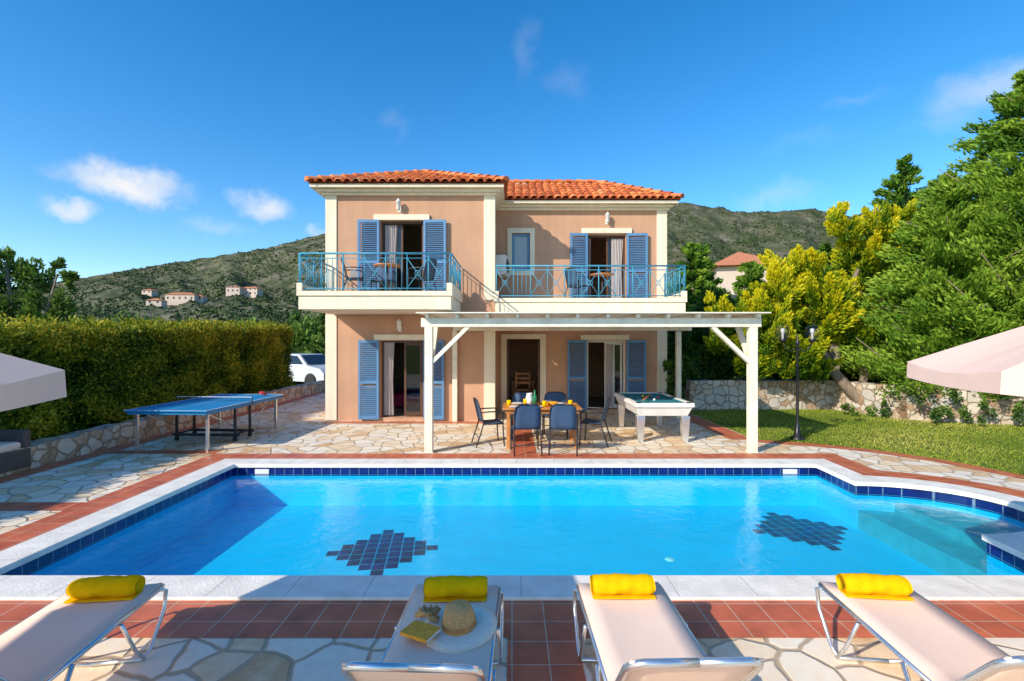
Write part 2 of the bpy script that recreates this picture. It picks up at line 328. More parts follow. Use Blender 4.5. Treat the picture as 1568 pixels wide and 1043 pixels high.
leaves('lawn_grass',P,D,rng.uniform(.025,.055,n),.010,tn,'l_grass')
# ------------------------------------------------------------------ villa
villa=empty('two_storey_villa')
def wall(bb,x0,x1,y0,y1,z0,z1,ops,k):
    xs=sorted(set([x0,x1]+[o[0] for o in ops]+[o[1] for o in ops]))
    for a_,c_ in zip(xs[:-1],xs[1:]):
        mid=(a_+c_)/2; cuts=sorted([(o[2],o[3]) for o in ops if o[0]<mid<o[1]]); z=z0
        for p,q in cuts:
            if p>z: bb.box(a_,c_,y0,y1,z,p,k)
            z=q
        if z<z1: bb.box(a_,c_,y0,y1,z,z1,k)
YL,YR=12.2,13.6
OL=[(-3.27,-2.21,.08,2.0),(-3.27,-2.21,3.0,4.98)]
OR=[(-.15,.78,.08,2.04),(2.08,3.16,.08,2.0),(2.1,3.16,3.0,4.93),(.0,.5,3.93,4.98)]
bb=B()
wall(bb,-4.62,-.44,YL,YL+.25,0,5.66,OL,'plaster'); bb.box(-4.62,-4.37,YL+.25,17.75,0,5.66,'plaster'); bb.box(-.69,-.44,YL+.25,YR+.25,0,5.66,'plaster'); bb.box(-4.62,-.44,17.75,18,0,5.66,'plaster')
wall(bb,-.44,4.28,YR,YR+.25,0,5.66,OR,'plaster'); bb.box(4.03,4.28,YR+.25,16.75,0,5.66,'plaster'); bb.box(-.44,4.28,16.75,17,0,5.66,'plaster')
bb.make('walls',villa)
bb=B(); bb.box(-4.36,-.7,YL+.26,17.74,2.7,2.98,'inter'); bb.box(-.68,4.02,YR+.26,16.74,2.7,2.98,'inter'); bb.box(-4.36,-.7,YL+.26,17.74,0.01,.08,'inter'); bb.box(-.68,4.02,YR+.26,16.74,0.01,.08,'inter')
bb.box(-4.36,-.7,16.4,16.5,.08,2.7,'inter'); bb.box(1.4,1.5,YR+.26,16.7,.08,2.7,'inter'); bb.box(1.2,1.3,YR+.26,16.7,2.98,5.6,'inter'); bb.box(-4.36,-.7,15.4,15.5,2.98,5.6,'inter'); bb.make('interior_floors_and_partitions',villa)
bb=B()
for x0,x1 in [(-4.64,-4.36),(-.70,-.42)]:
    bb.box(x0,x1,YL-.03,YL+.02,0.02,2.645,'cream'); bb.box(x0,x1,YL-.03,YL+.02,3.0,5.655,'cream')
bb.box(-4.645,-4.60,YL+.02,YL+.28,.02,5.655,'cream'); bb.box(-.46,-.415,YL+.02,YL+.28,.02,5.655,'cream')
bb.box(4.02,4.30,YR-.03,YR+.02,.02,5.655,'cream'); bb.box(4.26,4.305,YR+.02,YR+.28,.02,5.655,'cream')
for x0,x1,y,z in [(-3.43,-2.05,YL,4.99),(-3.43,-1.95,YL,2.01),(1.93,3.32,YR,4.97),(1.9,3.25,YR,2.02)]:
    bb.box(x0,x1,y-.06,y+.01,z,z+.14,'cream')
bb.box(-.31,-.15,YR-.04,YR+.01,.02,2.18,'cream'); bb.box(.78,.94,YR-.04,YR+.01,.02,2.18,'cream'); bb.box(-.15,.78,YR-.04,YR+.01,2.04,2.18,'cream')
bb.box(-.13,.0,YR-.04,YR+.01,3.8,5.12,'cream'); bb.box(.5,.63,YR-.04,YR+.01,3.8,5.12,'cream'); bb.box(0,.5,YR-.04,YR+.01,4.98,5.12,'cream'); bb.box(0,.5,YR-.06,YR+.01,3.8,3.93,'cream')
for pr,z0,z1 in [(.09,5.60,5.662),(.18,5.664,5.73),(.30,5.732,5.815)]:
    bb.box(-4.62-pr,-.44+pr*.8,YL-pr,18+pr,z0,z1,'cream'); bb.box(-.44+pr*.8+.002,4.28+pr*.8,YR-pr,17+pr,z0,z1,'cream')
bb.make('cream_trim',villa,.006)
def slope(bb,E,u,w,span,fn,tw=.215,row=.34):
    E=Vector(E);u=Vector(u).normalized();w=Vector(w).normalized();nn=u.cross(w).normalized()
    if nn.z<0: nn=-nn
    c=tw/2
    while c<span:
        s0,s1=fn(c)
        if s1-s0>.05:
            s=s0; 
            while s<s1:
                e=min(s+row+.04,s1+.03); r0,r1=.105,.088; vs=[]
                jt=random.uniform(-.008,.008)
                for (q,r_,l) in ((s+(random.uniform(-.02,.01) if s==s0 else 0),r0,.022),(e,r1,.0)):
                    for j in range(7):
                        an=math.pi*j/6; vs.append(E+u*(c+jt+r_*math.cos(an))+w*q+nn*(l+r_*.8*math.sin(an)))
                fs=[(j,j+1,8+j,7+j) for j in range(6)]
                vs2=[E+u*(c+jt+.082*math.cos(math.pi*j/6))+w*s+nn*(.022+.062*math.sin(math.pi*j/6)) for j in range(7)]
                fs+=[(j+1,j,14+j,15+j) for j in range(6)]
                bb.add(vs+vs2,fs,'roof',tint=min(1,max(0,random.gauss(.5,.24))))
                s+=row
        c+=tw
    c=0
    while c<span-.01:
        c2=min(c+.1,span); a0,a1=fn(c+1e-4);b0,b1=fn(c2-1e-4)
        if a1>a0 or b1>b0:
            p=[E+u*c+w*a0,E+u*c2+w*b0,E+u*c2+w*max(b1,b0),E+u*c+w*max(a1,a0)]
            bb.add([q+nn*.004 for q in p],[(0,1,2,3)],'roof',tint=.25)
        c=c2
def caps(bb,p,q,r=.12):
    p=Vector(p);q=Vector(q);d=q-p;n_=int(d.length/.33)+1;d.normalize();st_=(q-p).length/n_
    sd=d.cross(Vector((0,0,1))).normalized();up=sd.cross(d)
    for i in range(n_):
        vs=[]
        for s_,r_,l in ((i*st_,r,.03),((i+1)*st_+.04,r*.85,.0)):
            for j in range(7):
                an=math.pi*j/6; vs.append(p+d*s_+sd*r_*math.cos(an)+up*(l+.02+r_*.85*math.sin(an)))
        bb.add(vs,[(j,j+1,8+j,7+j) for j in range(6)]+[(0,1,2,3,4,5,6)],'roof',tint=min(1,max(0,random.gauss(.5,.2))))
ZE=5.825; xL0,xL1,yL0,yL1=-4.95,-.15,11.84,18.35; tL=(xL1-xL0)/2; kL=.42; zL=ZE+kL*tL; xm=(xL0+xL1)/2
xR1,yR0,yR1=4.58,13.24,17.1; tR=(yR1-yR0)/2; kR=.53; zR=ZE+kR*tR
cL=math.sqrt(1+kL*kL); cR=math.sqrt(1+kR*kR)
bb=B()
slope(bb,(xL0,yL0,ZE),(1,0,0),(0,1,kL),xL1-xL0,lambda c:(0,min(c,2*tL-c)*cL))
slope(bb,(xL0,yL0,ZE),(0,1,0),(1,0,kL),yL1-yL0,lambda c:(0,min(c,tL,yL1-yL0-c)*cL))
slope(bb,(xL1,yL0,ZE),(0,1,0),(-1,0,kL),yL1-yL0,lambda c:(max(0,min(c-(yR0-yL0),(yR1-yL0)-c)*kR/kL)*cL,min(c,tL,yL1-yL0-c)*cL))
slope(bb,(xL0,yL1,ZE),(1,0,0),(0,-1,kL),xL1-xL0,lambda c:(0,min(c,2*tL-c)*cL))
x0=-2.3
def fr(c):
    X=x0+c; s0=max(0,(xL1-X)*kL/kR); return (s0*cR,min(tR,max(0,xR1-X))*cR)
slope(bb,(x0,yR0,ZE),(1,0,0),(0,1,kR),xR1-x0,fr); slope(bb,(x0,yR1,ZE),(1,0,0),(0,-1,kR),xR1-x0,fr)
slope(bb,(xR1,yR0,ZE),(0,1,0),(-1,0,kR),yR1-yR0,lambda c:(0,min(c,2*tR-c)*cR))
caps(bb,(xL0,yL0,ZE),(xm,yL0+tL,zL)); caps(bb,(xL1,yL0,ZE),(xm,yL0+tL,zL)); caps(bb,(xm,yL0+tL,zL),(xm,yL1-tL,zL))
caps(bb,(xR1,yR0,ZE),(xR1-tR,yR0+tR,zR)); caps(bb,(xR1,yR1,ZE),(xR1-tR,yR0+tR,zR)); caps(bb,(-2.2,yR0+tR,zR),(xR1-tR,yR0+tR,zR))
bb.make('tiled_roof',villa)
def balcony(nm,x0,x1,yf,yw,sideL=True):
    bb=B(); bb.box(x0,x1,yf,yw-.035,2.65,2.925,'cream'); bb.box(x0-.03,x1+.03,yf-.03,yf+.10,2.93,3.03,'cream'); bb.box(x0+.01,x1-.01,yf+.102,yw-.036,2.927,2.99,'cream')
    if sideL: bb.box(x0-.03,x0+.009,yf+.102,yw-.035,2.93,3.2,'cream')
    bb.box(x1-.009,x1+.03,yf+.102,yw-.035,2.93,3.2,'cream')
    bb.box(x0-.03,x0+.09,yf-.028,yf+.10,3.032,3.2,'cream'); bb.box(x1-.09,x1+.03,yf-.028,yf+.10,3.032,3.2,'cream')
    bb.make(nm+'_slab',villa,.008)
    bb=B()
    def run(p,q,z0,z1):
        p=Vector(p);q=Vector(q);L_=(q-p).length;d=(q-p)/L_; n_=max(1,round(L_/.42))
        bb.tube([(p.x,p.y,z1),(q.x,q.y,z1)],.02,'rail',8)
        bb.tube([(p.x,p.y,z1-.10),(q.x,q.y,z1-.10)],.010,'rail',6); bb.tube([(p.x,p.y,z0+.06),(q.x,q.y,z0+.06)],.012,'rail',6)
        for i in range(n_+1):
            a_=p+d*(L_*i/n_); bb.tube([(a_.x,a_.y,z0),(a_.x,a_.y,z1)],.014 if i%2==0 else .010,'rail',6)
            if i<n_:
                c_=p+d*(L_*(i+1)/n_)
                if i%3!=1:
                    bb.tube([(a_.x,a_.y,z0+.06),(c_.x,c_.y,z1-.1)],.008,'rail',5); bb.tube([(c_.x,c_.y,z0+.06),(a_.x,a_.y,z1-.1)],.008,'rail',5)
                    m_=(a_+c_)/2; zc=(z0+z1)/2-.02
                    bb.tube([(m_.x+d.x*.06*math.cos(t),m_.y+d.y*.06*math.cos(t),zc+.06*math.sin(t)) for t in [k*math.pi/5 for k in range(10)]],.007,'rail',5,closed=True)
                else:
                    for f_ in (.25,.5,.75):
                        m_=a_.lerp(c_,f_); bb.tube([(m_.x,m_.y,z0+.06),(m_.x,m_.y,z1-.1)],.007,'rail',5)
    run((x0+.03,yf+.03),(x1-.03,yf+.03),3.03,3.82)
    if sideL: run((x0+.0,yf+.05),(x0+.0,yw-.05),3.18,3.82)
    run((x1-.0,yf+.05),(x1-.0,yw-.05),3.18,3.82)
    bb.make(nm+'_railing',villa)
balcony('left_balcony',-4.45,-1.27,10.2,YL); balcony('right_balcony',-.41,4.22,11.9,YR,False)
def shutter(bb,x0,x1,y,z0,z1,ang=0,hinge='l'):
    W=x1-x0; hx=x0 if hinge=='l' else x1
    M4=Matrix.Translation((hx,y,0))@Matrix.Rotation(ang,4,'Z')@Matrix.Translation((0 if hinge=='l' else -W,0,0))
    f=.055
    bb.box(0,f,-.045,0,z0,z1,'shutter',M4); bb.box(W-f,W,-.045,0,z0,z1,'shutter',M4)
    mid=z0+(z1-z0)*.45
    for a_,c_ in ((z0,z0+.09),(mid,mid+.07),(z1-.07,z1)): bb.box(f+.001,W-f-.001,-.043,-.002,a_,c_,'shutter',M4)
    for a_,c_ in ((z0+.09,mid),(mid+.07,z1-.07)):
        z=a_+.02
        while z<c_-.02:
            Mm=M4@Matrix.Translation((0,-.022,z))@Matrix.Rotation(R(38),4,'X'); bb.box(f,W-f,-.021,.021,-.004,.004,'shutter',Mm); z+=.047
bb=B()
for (a_,c_,y,z0,z1,an,h) in [(-3.82,-3.29,YL-.04,3.02,4.99,R(3),'r'),(-2.19,-1.63,YL-.04,3.02,4.99,R(-3),'l'),(-3.80,-3.30,YL-.04,.05,2.01,R(2),'r'),(-2.19,-1.68,YL-.04,.05,2.01,R(-2),'l'),
    (1.6,2.09,YR-.04,3.02,4.96,R(4),'r'),(3.17,3.74,YR-.04,3.02,4.96,R(-3),'l'),(1.53,2.06,YR-.04,.05,2.01,R(2),'r'),(3.17,3.70,YR-.04,.05,2.01,R(-3),'l')]:
    shutter(bb,a_,c_,y,z0,z1,an,h)
bb.make('louvred_shutters',villa)
bb=B()
for q in [(.005,.07,3.94,4.97),(.43,.495,3.94,4.97),(.072,.428,3.94,4.01),(.072,.428,4.90,4.97)]: bb.box(q[0],q[1],YR+.05,YR+.10,q[2],q[3],'shutter')
bb.box(.071,.429,YR+.07,YR+.08,4.011,4.899,'frost'); bb.make('bathroom_window',villa,.004)
bb=B()
def dframe(x0,x1,y,z0,z1,k,leafs):
    t=.05
    bb.box(x0,x0+t,y+.08,y+.15,z0,z1,k); bb.box(x1-t,x1,y+.08,y+.15,z0,z1,k); bb.box(x0+t,x1-t,y+.08,y+.15,z1-t,z1,k)
    for a_,c_,yy in leafs:
        for p,q in ((a_,a_+.05),(c_-.05,c_)): bb.box(p,q,y+yy,y+yy+.035,z0+.02,z1-t-.002,k)
        for p,q in ((z0+.02,z0+.12),(z1-.12,z1-t-.004)): bb.box(a_+.05,c_-.05,y+yy,y+yy+.033,p,q,k)
        bb.box(a_+.05,c_-.05,y+yy+.012,y+yy+.018,z0+.12,z1-.12,'glass')
dframe(-3.27,-2.21,YL,3.0,4.98,'wood',[(-3.2,-2.75,.16)]); dframe(-3.27,-2.21,YL,.08,2.0,'wood',[(-2.72,-2.27,.16)])
dframe(2.1,3.16,YR,3.0,4.93,'wood',[(2.65,3.1,.16)]); dframe(2.08,3.16,YR,.08,2.0,'white',[(2.6,2.85,.16),(2.84,3.1,.2)])
bb.box(-.15,-.09,YR+.02,YR+.1,.08,2.04,'wood'); bb.box(.72,.78,YR+.02,YR+.1,.08,2.04,'wood')
bb.make('door_frames',villa)
bb=B()
def curtain(x0,x1,y,z0,z1):
    n_=28; vs=[]
    for zz,sq in ((z1,1),((z0+z1)/2,.86),(z0,.95)):
        for i in range(n_+1): vs.append((x0+(x1-x0)*i/n_*sq,y+.03*math.sin(i*1.5)+.008*math.sin(i*3.7),zz))
    bb.add(vs,[(r_*(n_+1)+i,r_*(n_+1)+i+1,(r_+1)*(n_+1)+i+1,(r_+1)*(n_+1)+i) for r_ in range(2) for i in range(n_)],'curtain',True)
curtain(-3.2,-2.88,YL+.13,3.02,4.9); curtain(-3.22,-2.95,YL+.13,.12,1.95); curtain(2.78,3.1,YR+.13,3.02,4.85); curtain(2.62,2.85,YR+.13,.12,1.9); curtain(2.12,2.2,YR+.13,3.02,4.85)
bb.make('curtains',villa)
def lantern(x,y,z):
    bb=B(); bb.box(-.04,.04,-.02,0,-.08,.08,'white'); bb.tube([(0,-.02,-.03),(0,-.10,-.02),(0,-.12,.0)],.012,'white')
    bb.lathe([(.0,.0),(.03,.0),(.05,.03),(.06,.2),(.075,.21),(.04,.26),(.012,.29),(0,.31)],(0,-.13,-.06),'white',6)
    bb.make('wall_lantern',None,loc=(x,y,z))
lantern(-2.80,YL,5.27); lantern(2.63,YR,5.3); lantern(-2.78,YL,2.3); lantern(.35,YR,2.45); lantern(2.6,YR,2.45)
bb=B(); bb.box(-.34,.34,-.13,.13,-.25,.25,'white'); bb.lathe([(.19,0),(.19,.01),(.04,.012)],(0,0,0),'dark',20,Matrix.Translation((-.05,-.131,0))@Matrix.Rotation(R(90),4,'X'))
bb.box(.2,.3,-.134,-.131,-.2,.2,'dark')
bb.make('air_conditioner_unit',None,.01,loc=(-.25,YR-.4,4.0),rot=(0,0,R(82)))
bb=B(); bb.box(-3.5,-1.9,14.0,15.8,.1,.45,'pink'); bb.box(-3.4,-2.0,15.3,15.7,.45,.6,'linewhite'); bb.make('bed',None,.05)
bb=B(); bb.lathe([(0,0),(.12,.01),(.12,.09),(0,.1)],(-2.45,14.2,.46),'linewhite'); bb.make('folded_towel')
bb=B(); bb.box(.0,.7,15,15.8,.72,.76,'teak'); [bb.box(x_,x_+.05,y_,y_+.05,.08,.72,'teak') for x_ in (.02,.62) for y_ in (15.02,15.7)]
bb.box(.1,.14,14.6,14.64,.08,1.1,'teak'); bb.box(.5,.54,14.6,14.64,.08,1.1,'teak'); bb.box(.1,.54,14.6,14.95,.5,.54,'teak')
for i in range(3): bb.box(.14,.5,14.61,14.63,.7+i*.14,.76+i*.14,'teak')
bb.make('indoor_dining_set')
# ------------------------------------------------------------------ pergola
perg=empty('pergola'); bb=B()
for x in (-1.485,4.30): bb.box(x-.07,x+.07,8.70,8.84,.0,2.24,'pergola'); bb.box(x-.085,x+.085,8.685,8.855,0,.02,'pergola')
bb.box(-1.47,-1.35,12.05,12.16,0,2.24,'pergola'); bb.box(4.24,4.36,12.6,12.72,0,2.24,'pergola')
bb.make('posts',perg,.006)
bb=B()
bb.box(-1.62,4.44,8.71,8.83,2.242,2.40,'pergola'); bb.box(-1.45,4.42,12.04,12.15,2.242,2.40,'pergola')
for p,q in (((-1.42,8.77,1.62),(-.78,8.77,2.25)),((4.24,8.77,1.62),(3.58,8.77,2.25)),((-1.45,8.83,1.62),(-1.45,9.45,2.42)),((4.3,8.83,1.62),(4.3,9.45,2.42))):
    p=Vector(p);q=Vector(q);d=q-p; Mx=Matrix.Translation(p)@d.to_track_quat('Z','Y').to_matrix().to_4x4(); bb.box(-.045,.045,-.035,.035,0,d.length,'pergola',Mx)
for i in range(12):
    x=-1.50+i*(5.85/11); bb.box(x-.03,x+.03,8.6,12.15,2.402,2.47,'pergola')
bb.make('beams',perg,.005)
bb=B(); y=8.50
while y<12.1:
    z=2.472+random.uniform(0,.004); bb.box(-1.66+random.uniform(-.01,.01),4.5+random.uniform(-.01,.01),y,y+.155,z,z+.02,'pergola'); y+=.163
bb.make('roof_boards',perg)
# ------------------------------------------------------------------ furniture
def chair(x,y,z,rz,col='chairblue',name='garden_chair'):
    e=empty(name,(x,y,z),rz); bb=B(); w=.25
    for s in (-1,1):
        bb.tube([(s*w,.22,0),(s*w,.20,.25),(s*w,.19,.44),(s*w,.20,.62),(s*w,.14,.66),(s*w,-.10,.66),(s*(w-.02),-.22,.645)],.013,'dark')
        bb.tube([(s*w*.96,-.32,0),(s*w*.96,-.22,.3),(s*w*.93,-.18,.44),(s*w*.93,-.24,.70),(s*w*.85,-.28,.84),(s*w*.6,-.295,.885),(0,-.30,.895)],.013,'dark')
        bb.tube([(s*w,.19,.43),(s*w*.93,-.18,.42)],.012,'dark')
    bb.tube([(-w,.20,.43),(w,.20,.43)],.011,'dark'); bb.tube([(-w,-.26,.18),(w,-.26,.18)],.009,'dark')
    bb.make('frame',e); bb=B()
    rows=[(.20,.445,.235),(.1,.43,.235),(-.05,.42,.235),(-.16,.43,.232),(-.20,.50,.232),(-.235,.68,.228),(-.272,.82,.205),(-.287,.86,.17),(-.295,.885,.12)]
    vs=[(s*hw,yy,zz) for yy,zz,hw in rows for s in (-1,-.5,0,.5,1)]
    bb.add(vs,[(i*5+j,i*5+j+1,(i+1)*5+j+1,(i+1)*5+j) for i in range(len(rows)-1) for j in range(4)],col,True)
    o=bb.make('sling',e); sm=o.modifiers.new('s','SOLIDIFY'); sm.thickness=.008
    return e
dt=empty('dining_table',(.56,9.42,0)); bb=B()
for i in range(9): bb.box(-.73,.73,-.44+i*.098,-.44+i*.098+.092,.725,.752,'teak')
bb.box(-.66,.66,-.38,-.35,.65,.724,'teak'); bb.box(-.66,.66,.35,.38,.65,.724,'teak'); bb.box(-.68,-.65,-.38,.38,.65,.724,'teak'); bb.box(.65,.68,-.38,.38,.65,.724,'teak')
for sx in (-.63,.63):
    for sy in (-.34,.34): bb.box(sx-.03,sx+.03,sy-.03,sy+.03,0,.65,'teak')
bb.make('table',dt,.004)
for (x,y,r) in [(.25,8.78,.10),(.92,8.78,-.12),(-.42,9.45,R(-75)),(1.58,9.5,R(70)),(.25,10.15,R(180)),(.9,10.2,R(174))]: chair(x,y,0,r)
ts=empty('table_setting',(.56,9.42,.753)); bb=B()
for x,y in [(-.5,-.25),(-.1,-.28),(.4,-.26),(-.45,.25),(.35,.22)]:
    bb.lathe([(0,.004),(.08,.004),(.12,.015),(.118,.018),(.08,.008),(0,.008)],(x,y,0),'linewhite'); 
for x,y in [(-.62,-.1),(.05,-.2),(.55,-.1),(-.3,.1)]:
    bb.lathe([(0,0),(.035,0),(.042,.11),(.038,.11),(.03,.01)],(x,y,0),'towel',12)
bb.lathe([(0,0),(.04,0),(.042,.16),(.015,.22),(.015,.29),(0,.29)],(-.12,.05,0),'green',14); bb.lathe([(0,0),(.06,0),(.08,.1),(.055,.2),(.06,.22)],(-.22,.12,0),'linewhite',14)
bb.lathe([(0,0),(.08,.0),(.14,.06),(.13,.06),(.07,.015)],(.2,.0,0),'orange',16); bb.make('crockery',ts)
bt=empty('billiard_table',(2.97,10.52,0)); bb=B()
W,Ln=.58,1.02
def frus(z0,z1,a_,c_,k):
    vs=[(-W+a_,-Ln+a_,z0),(W-a_,-Ln+a_,z0),(W-a_,Ln-a_,z0),(-W+a_,Ln-a_,z0),(-W+c_,-Ln+c_,z1),(W-c_,-Ln+c_,z1),(W-c_,Ln-c_,z1),(-W+c_,Ln-c_,z1)]
    bb.add(vs,[(3,2,1,0),(4,5,6,7),(0,1,5,4),(1,2,6,5),(2,3,7,6),(3,0,4,7)],k)
frus(.52,.70,.10,.03,'white'); frus(.702,.735,.03,.03,'cloth')
bb.box(-W,-W+.10,-Ln,Ln,.70,.78,'white'); bb.box(W-.10,W,-Ln,Ln,.70,.78,'white'); bb.box(-W+.102,W-.102,-Ln,-Ln+.10,.70,.78,'white'); bb.box(-W+.102,W-.102,Ln-.10,Ln,.70,.78,'white')
bb.box(-W+.101,-W+.135,-Ln+.14,Ln-.14,.737,.768,'cloth'); bb.box(W-.135,W-.101,-Ln+.14,Ln-.14,.737,.768,'cloth'); bb.box(-W+.14,W-.14,-Ln+.101,-Ln+.135,.737,.768,'cloth'); bb.box(-W+.14,W-.14,Ln-.135,Ln-.101,.737,.768,'cloth')
bb.make('body',bt,.012); bb=B()
for sx in (-.44,.44):
    for sy in (-.85,.85):
        vs=[];
        for zz,h in ((0,.055),(.52,.085)): vs+=[(sx-h,sy-h,zz),(sx+h,sy-h,zz),(sx+h,sy+h,zz),(sx-h,sy+h,zz)]
        bb.add(vs,[(3,2,1,0),(4,5,6,7),(0,1,5,4),(1,2,6,5),(2,3,7,6),(3,0,4,7)],'metal')
bb.make('legs',bt,.015); bb=B()
for sx in (-W+.09,W-.09):
    for sy in (-Ln+.09,0,Ln-.09): bb.lathe([(0,.784),(.045,.784),(.05,.79),(.055,.783)],(sx,sy,0),'black',14)
for i,(x,y,k) in enumerate([(0,.3,'red'),(.06,.36,'orange'),(-.06,.36,'towel'),(.0,-.3,'linewhite'),(.2,.1,'red')]): bb.lathe([(.027*math.sin(t),.764-.027*math.cos(t)) for t in [j*math.pi/8 for j in range(9)]],(x,y,0),k,12)
bb.tube([(-.35,-.7,.80),(.25,.65,.80)],[.014,.006],'teak')
bb.make('pockets_balls_and_cue',bt)
tt=empty('table_tennis_table',(-6.08,10.0,0),R(-3)); bb=B(); w,l=.7625,1.33
for y0,y1 in ((-l,-.004),(.004,l)):
    bb.box(-w,w,y0,y1,.735,.76,'ttblue')
    for a_,c_ in ((-w,-w+.02),(w-.02,w),(-.002,.002)): bb.box(a_,c_,y0+.021,y1-.021,.76,.762,'linewhite')
bb.box(-w,w,-l,-l+.02,.76,.762,'linewhite'); bb.box(-w,w,l-.02,l,.76,.762,'linewhite')
bb.box(-w+.03,w-.03,-l+.04,-l+.07,.68,.734,'ttblue'); bb.box(-w+.03,w-.03,l-.07,l-.04,.68,.734,'ttblue'); bb.box(-w+.03,-w+.06,-l+.07,l-.07,.68,.734,'ttblue'); bb.box(w-.06,w-.03,-l+.07,l-.07,.68,.734,'ttblue')
bb.make('top',tt); bb=B()
for sx in (-.66,.66):
    for sy in (-1.15,1.15): bb.box(sx-.022,sx+.022,sy-.022,sy+.022,0,.68,'metal')
for sy in (-.25,.25):
    bb.box(-.68,.68,sy-.02,sy+.02,.1,.15,'dark'); 
    for sx in (-.6,.6): bb.box(sx-.02,sx+.02,sy-.02,sy+.02,.12,.70,'dark'); bb.lathe([(0,-.02),(.05,-.02),(.05,.02),(0,.02)],(0,0,0),'tyre',14,Matrix.Translation((sx,sy,.05))@Matrix.Rotation(R(90),4,'Y'))
for sx in (-.6,.6):
    bb.tube([(sx,-.25,.14),(sx,.25,.14)],.018,'dark'); bb.tube([(sx,-.25,.3),(sx,-1.1,.68)],.012,'metal'); bb.tube([(sx,.25,.3),(sx,1.1,.68)],.012,'metal')
bb.make('undercarriage',tt); bb=B()
bb.tube([(-.80,0,.70),(-.80,0,.86)],.01,'dark'); bb.tube([(.80,0,.70),(.80,0,.86)],.01,'dark'); bb.box(-.79,.79,-.004,.004,.845,.855,'linewhite')
for i in range(40): x=-.79+i*.04; bb.box(x,x+.002,-.001,.001,.775,.845,'dark')
for i in range(3): bb.box(-.79,.79,-.0009,.0009,.785+i*.022,.787+i*.022,'dark')
bb.make('net',tt)
bb=B(); bb.lathe([(0,0),(.08,0),(.08,.012),(0,.012)],(0,0,0),'red',18); bb.box(-.012,.012,-.18,-.07,0,.02,'wood'); bb.make('table_tennis_bat',None,loc=(-5.62,11.05,.81),rot=(R(25),0,R(60)))
bb=B(); bb.lathe([(.13,0),(.13,.03),(.07,.06),(.05,.25),(.035,.3),(.028,.35),(.025,1.9),(.04,1.92),(.04,1.97),(.02,2.0),(.015,2.1),(0,2.14)],(0,0,0),'black',14)
for s in (-1,1):
    bb.tube([(0,0,1.86),(s*.12,0,1.78),(s*.24,0,1.84),(s*.30,0,1.98)],.014,'black'); bb.lathe([(0,1.97),(.06,1.98),(.075,2.03),(.06,2.035)],(s*.30,0,0),'black',14)
    bb.lathe([(.145*math.sin(t)+.001,2.17-.145*math.cos(t)) for t in [j*math.pi/12 for j in range(13)]],(s*.30,0,0),'globe',20); bb.lathe([(.02,2.03),(.025,2.15),(.04,2.17),(.035,2.24),(0,2.25)],(s*.30,0,0),'linewhite',12)
bb.make('street_lamp',None,loc=(5.8,9.95,0))
def umbrella(x,y,ang,zr,za,Rr):
    e=empty('patio_umbrella',(x,y,0)); bb=B(); n_=8; K=5
    vs=[(0,0,za)]
    for k_ in range(1,K+1):
        for j in range(n_*4):
            seg=(j%4)/4
            a0=ang+2*math.pi*(j//4)/n_; a1=a0+2*math.pi/n_
            px=math.cos(a0)*(1-seg)+math.cos(a1)*seg; py=math.sin(a0)*(1-seg)+math.sin(a1)*seg
            f=k_/K; sag=.07*f*math.sin(math.pi*seg)
            vs.append((px*Rr*f,py*Rr*f,za+(zr-za)*(f**1.12)-sag*.6))
    m_=n_*4; fs=[(0,1+j,1+(j+1)%m_) for j in range(m_)]
    for k_ in range(K-1): fs+=[(1+k_*m_+j,1+(k_+1)*m_+j,1+(k_+1)*m_+(j+1)%m_,1+k_*m_+(j+1)%m_) for j in range(m_)]
    o=len(vs)-m_; 
    for j in range(m_):
        v=vs[o+j]; sc=.045*math.sin(math.pi*(j%4)/4); vs.append((v[0]*1.004,v[1]*1.004,v[2]-.11+sc*.6))
    fs+=[(o+j,o+m_+j,o+m_+(j+1)%m_,o+(j+1)%m_) for j in range(m_)]
    bb.add(vs,fs,'canopy'); bb.make('canopy',e); bb=B()
    bb.lathe([(.32,0),(.32,.05),(.06,.09),(.05,.3),(.024,.3),(.024,za),(.03,za+.03),(0,za+.09)],(0,0,0),'white',16)
    for j in range(n_):
        an=ang+2*math.pi*j/n_; bb.tube([(0,0,za-.03),(Rr*.98*math.cos(an),Rr*.98*math.sin(an),zr-.015)],.009,'wood',5); bb.tube([(0,0,za-.7),(Rr*.5*math.cos(an),Rr*.5*math.sin(an),za+(zr-za)*.47-.02)],.008,'wood',5)
    bb.make('pole_and_ribs',e)
umbrella(-3.05,1.10,R(36),1.88,2.42,1.52); umbrella(3.91,2.40,math.atan2(1.07,-1.11),1.85,2.45,1.54)
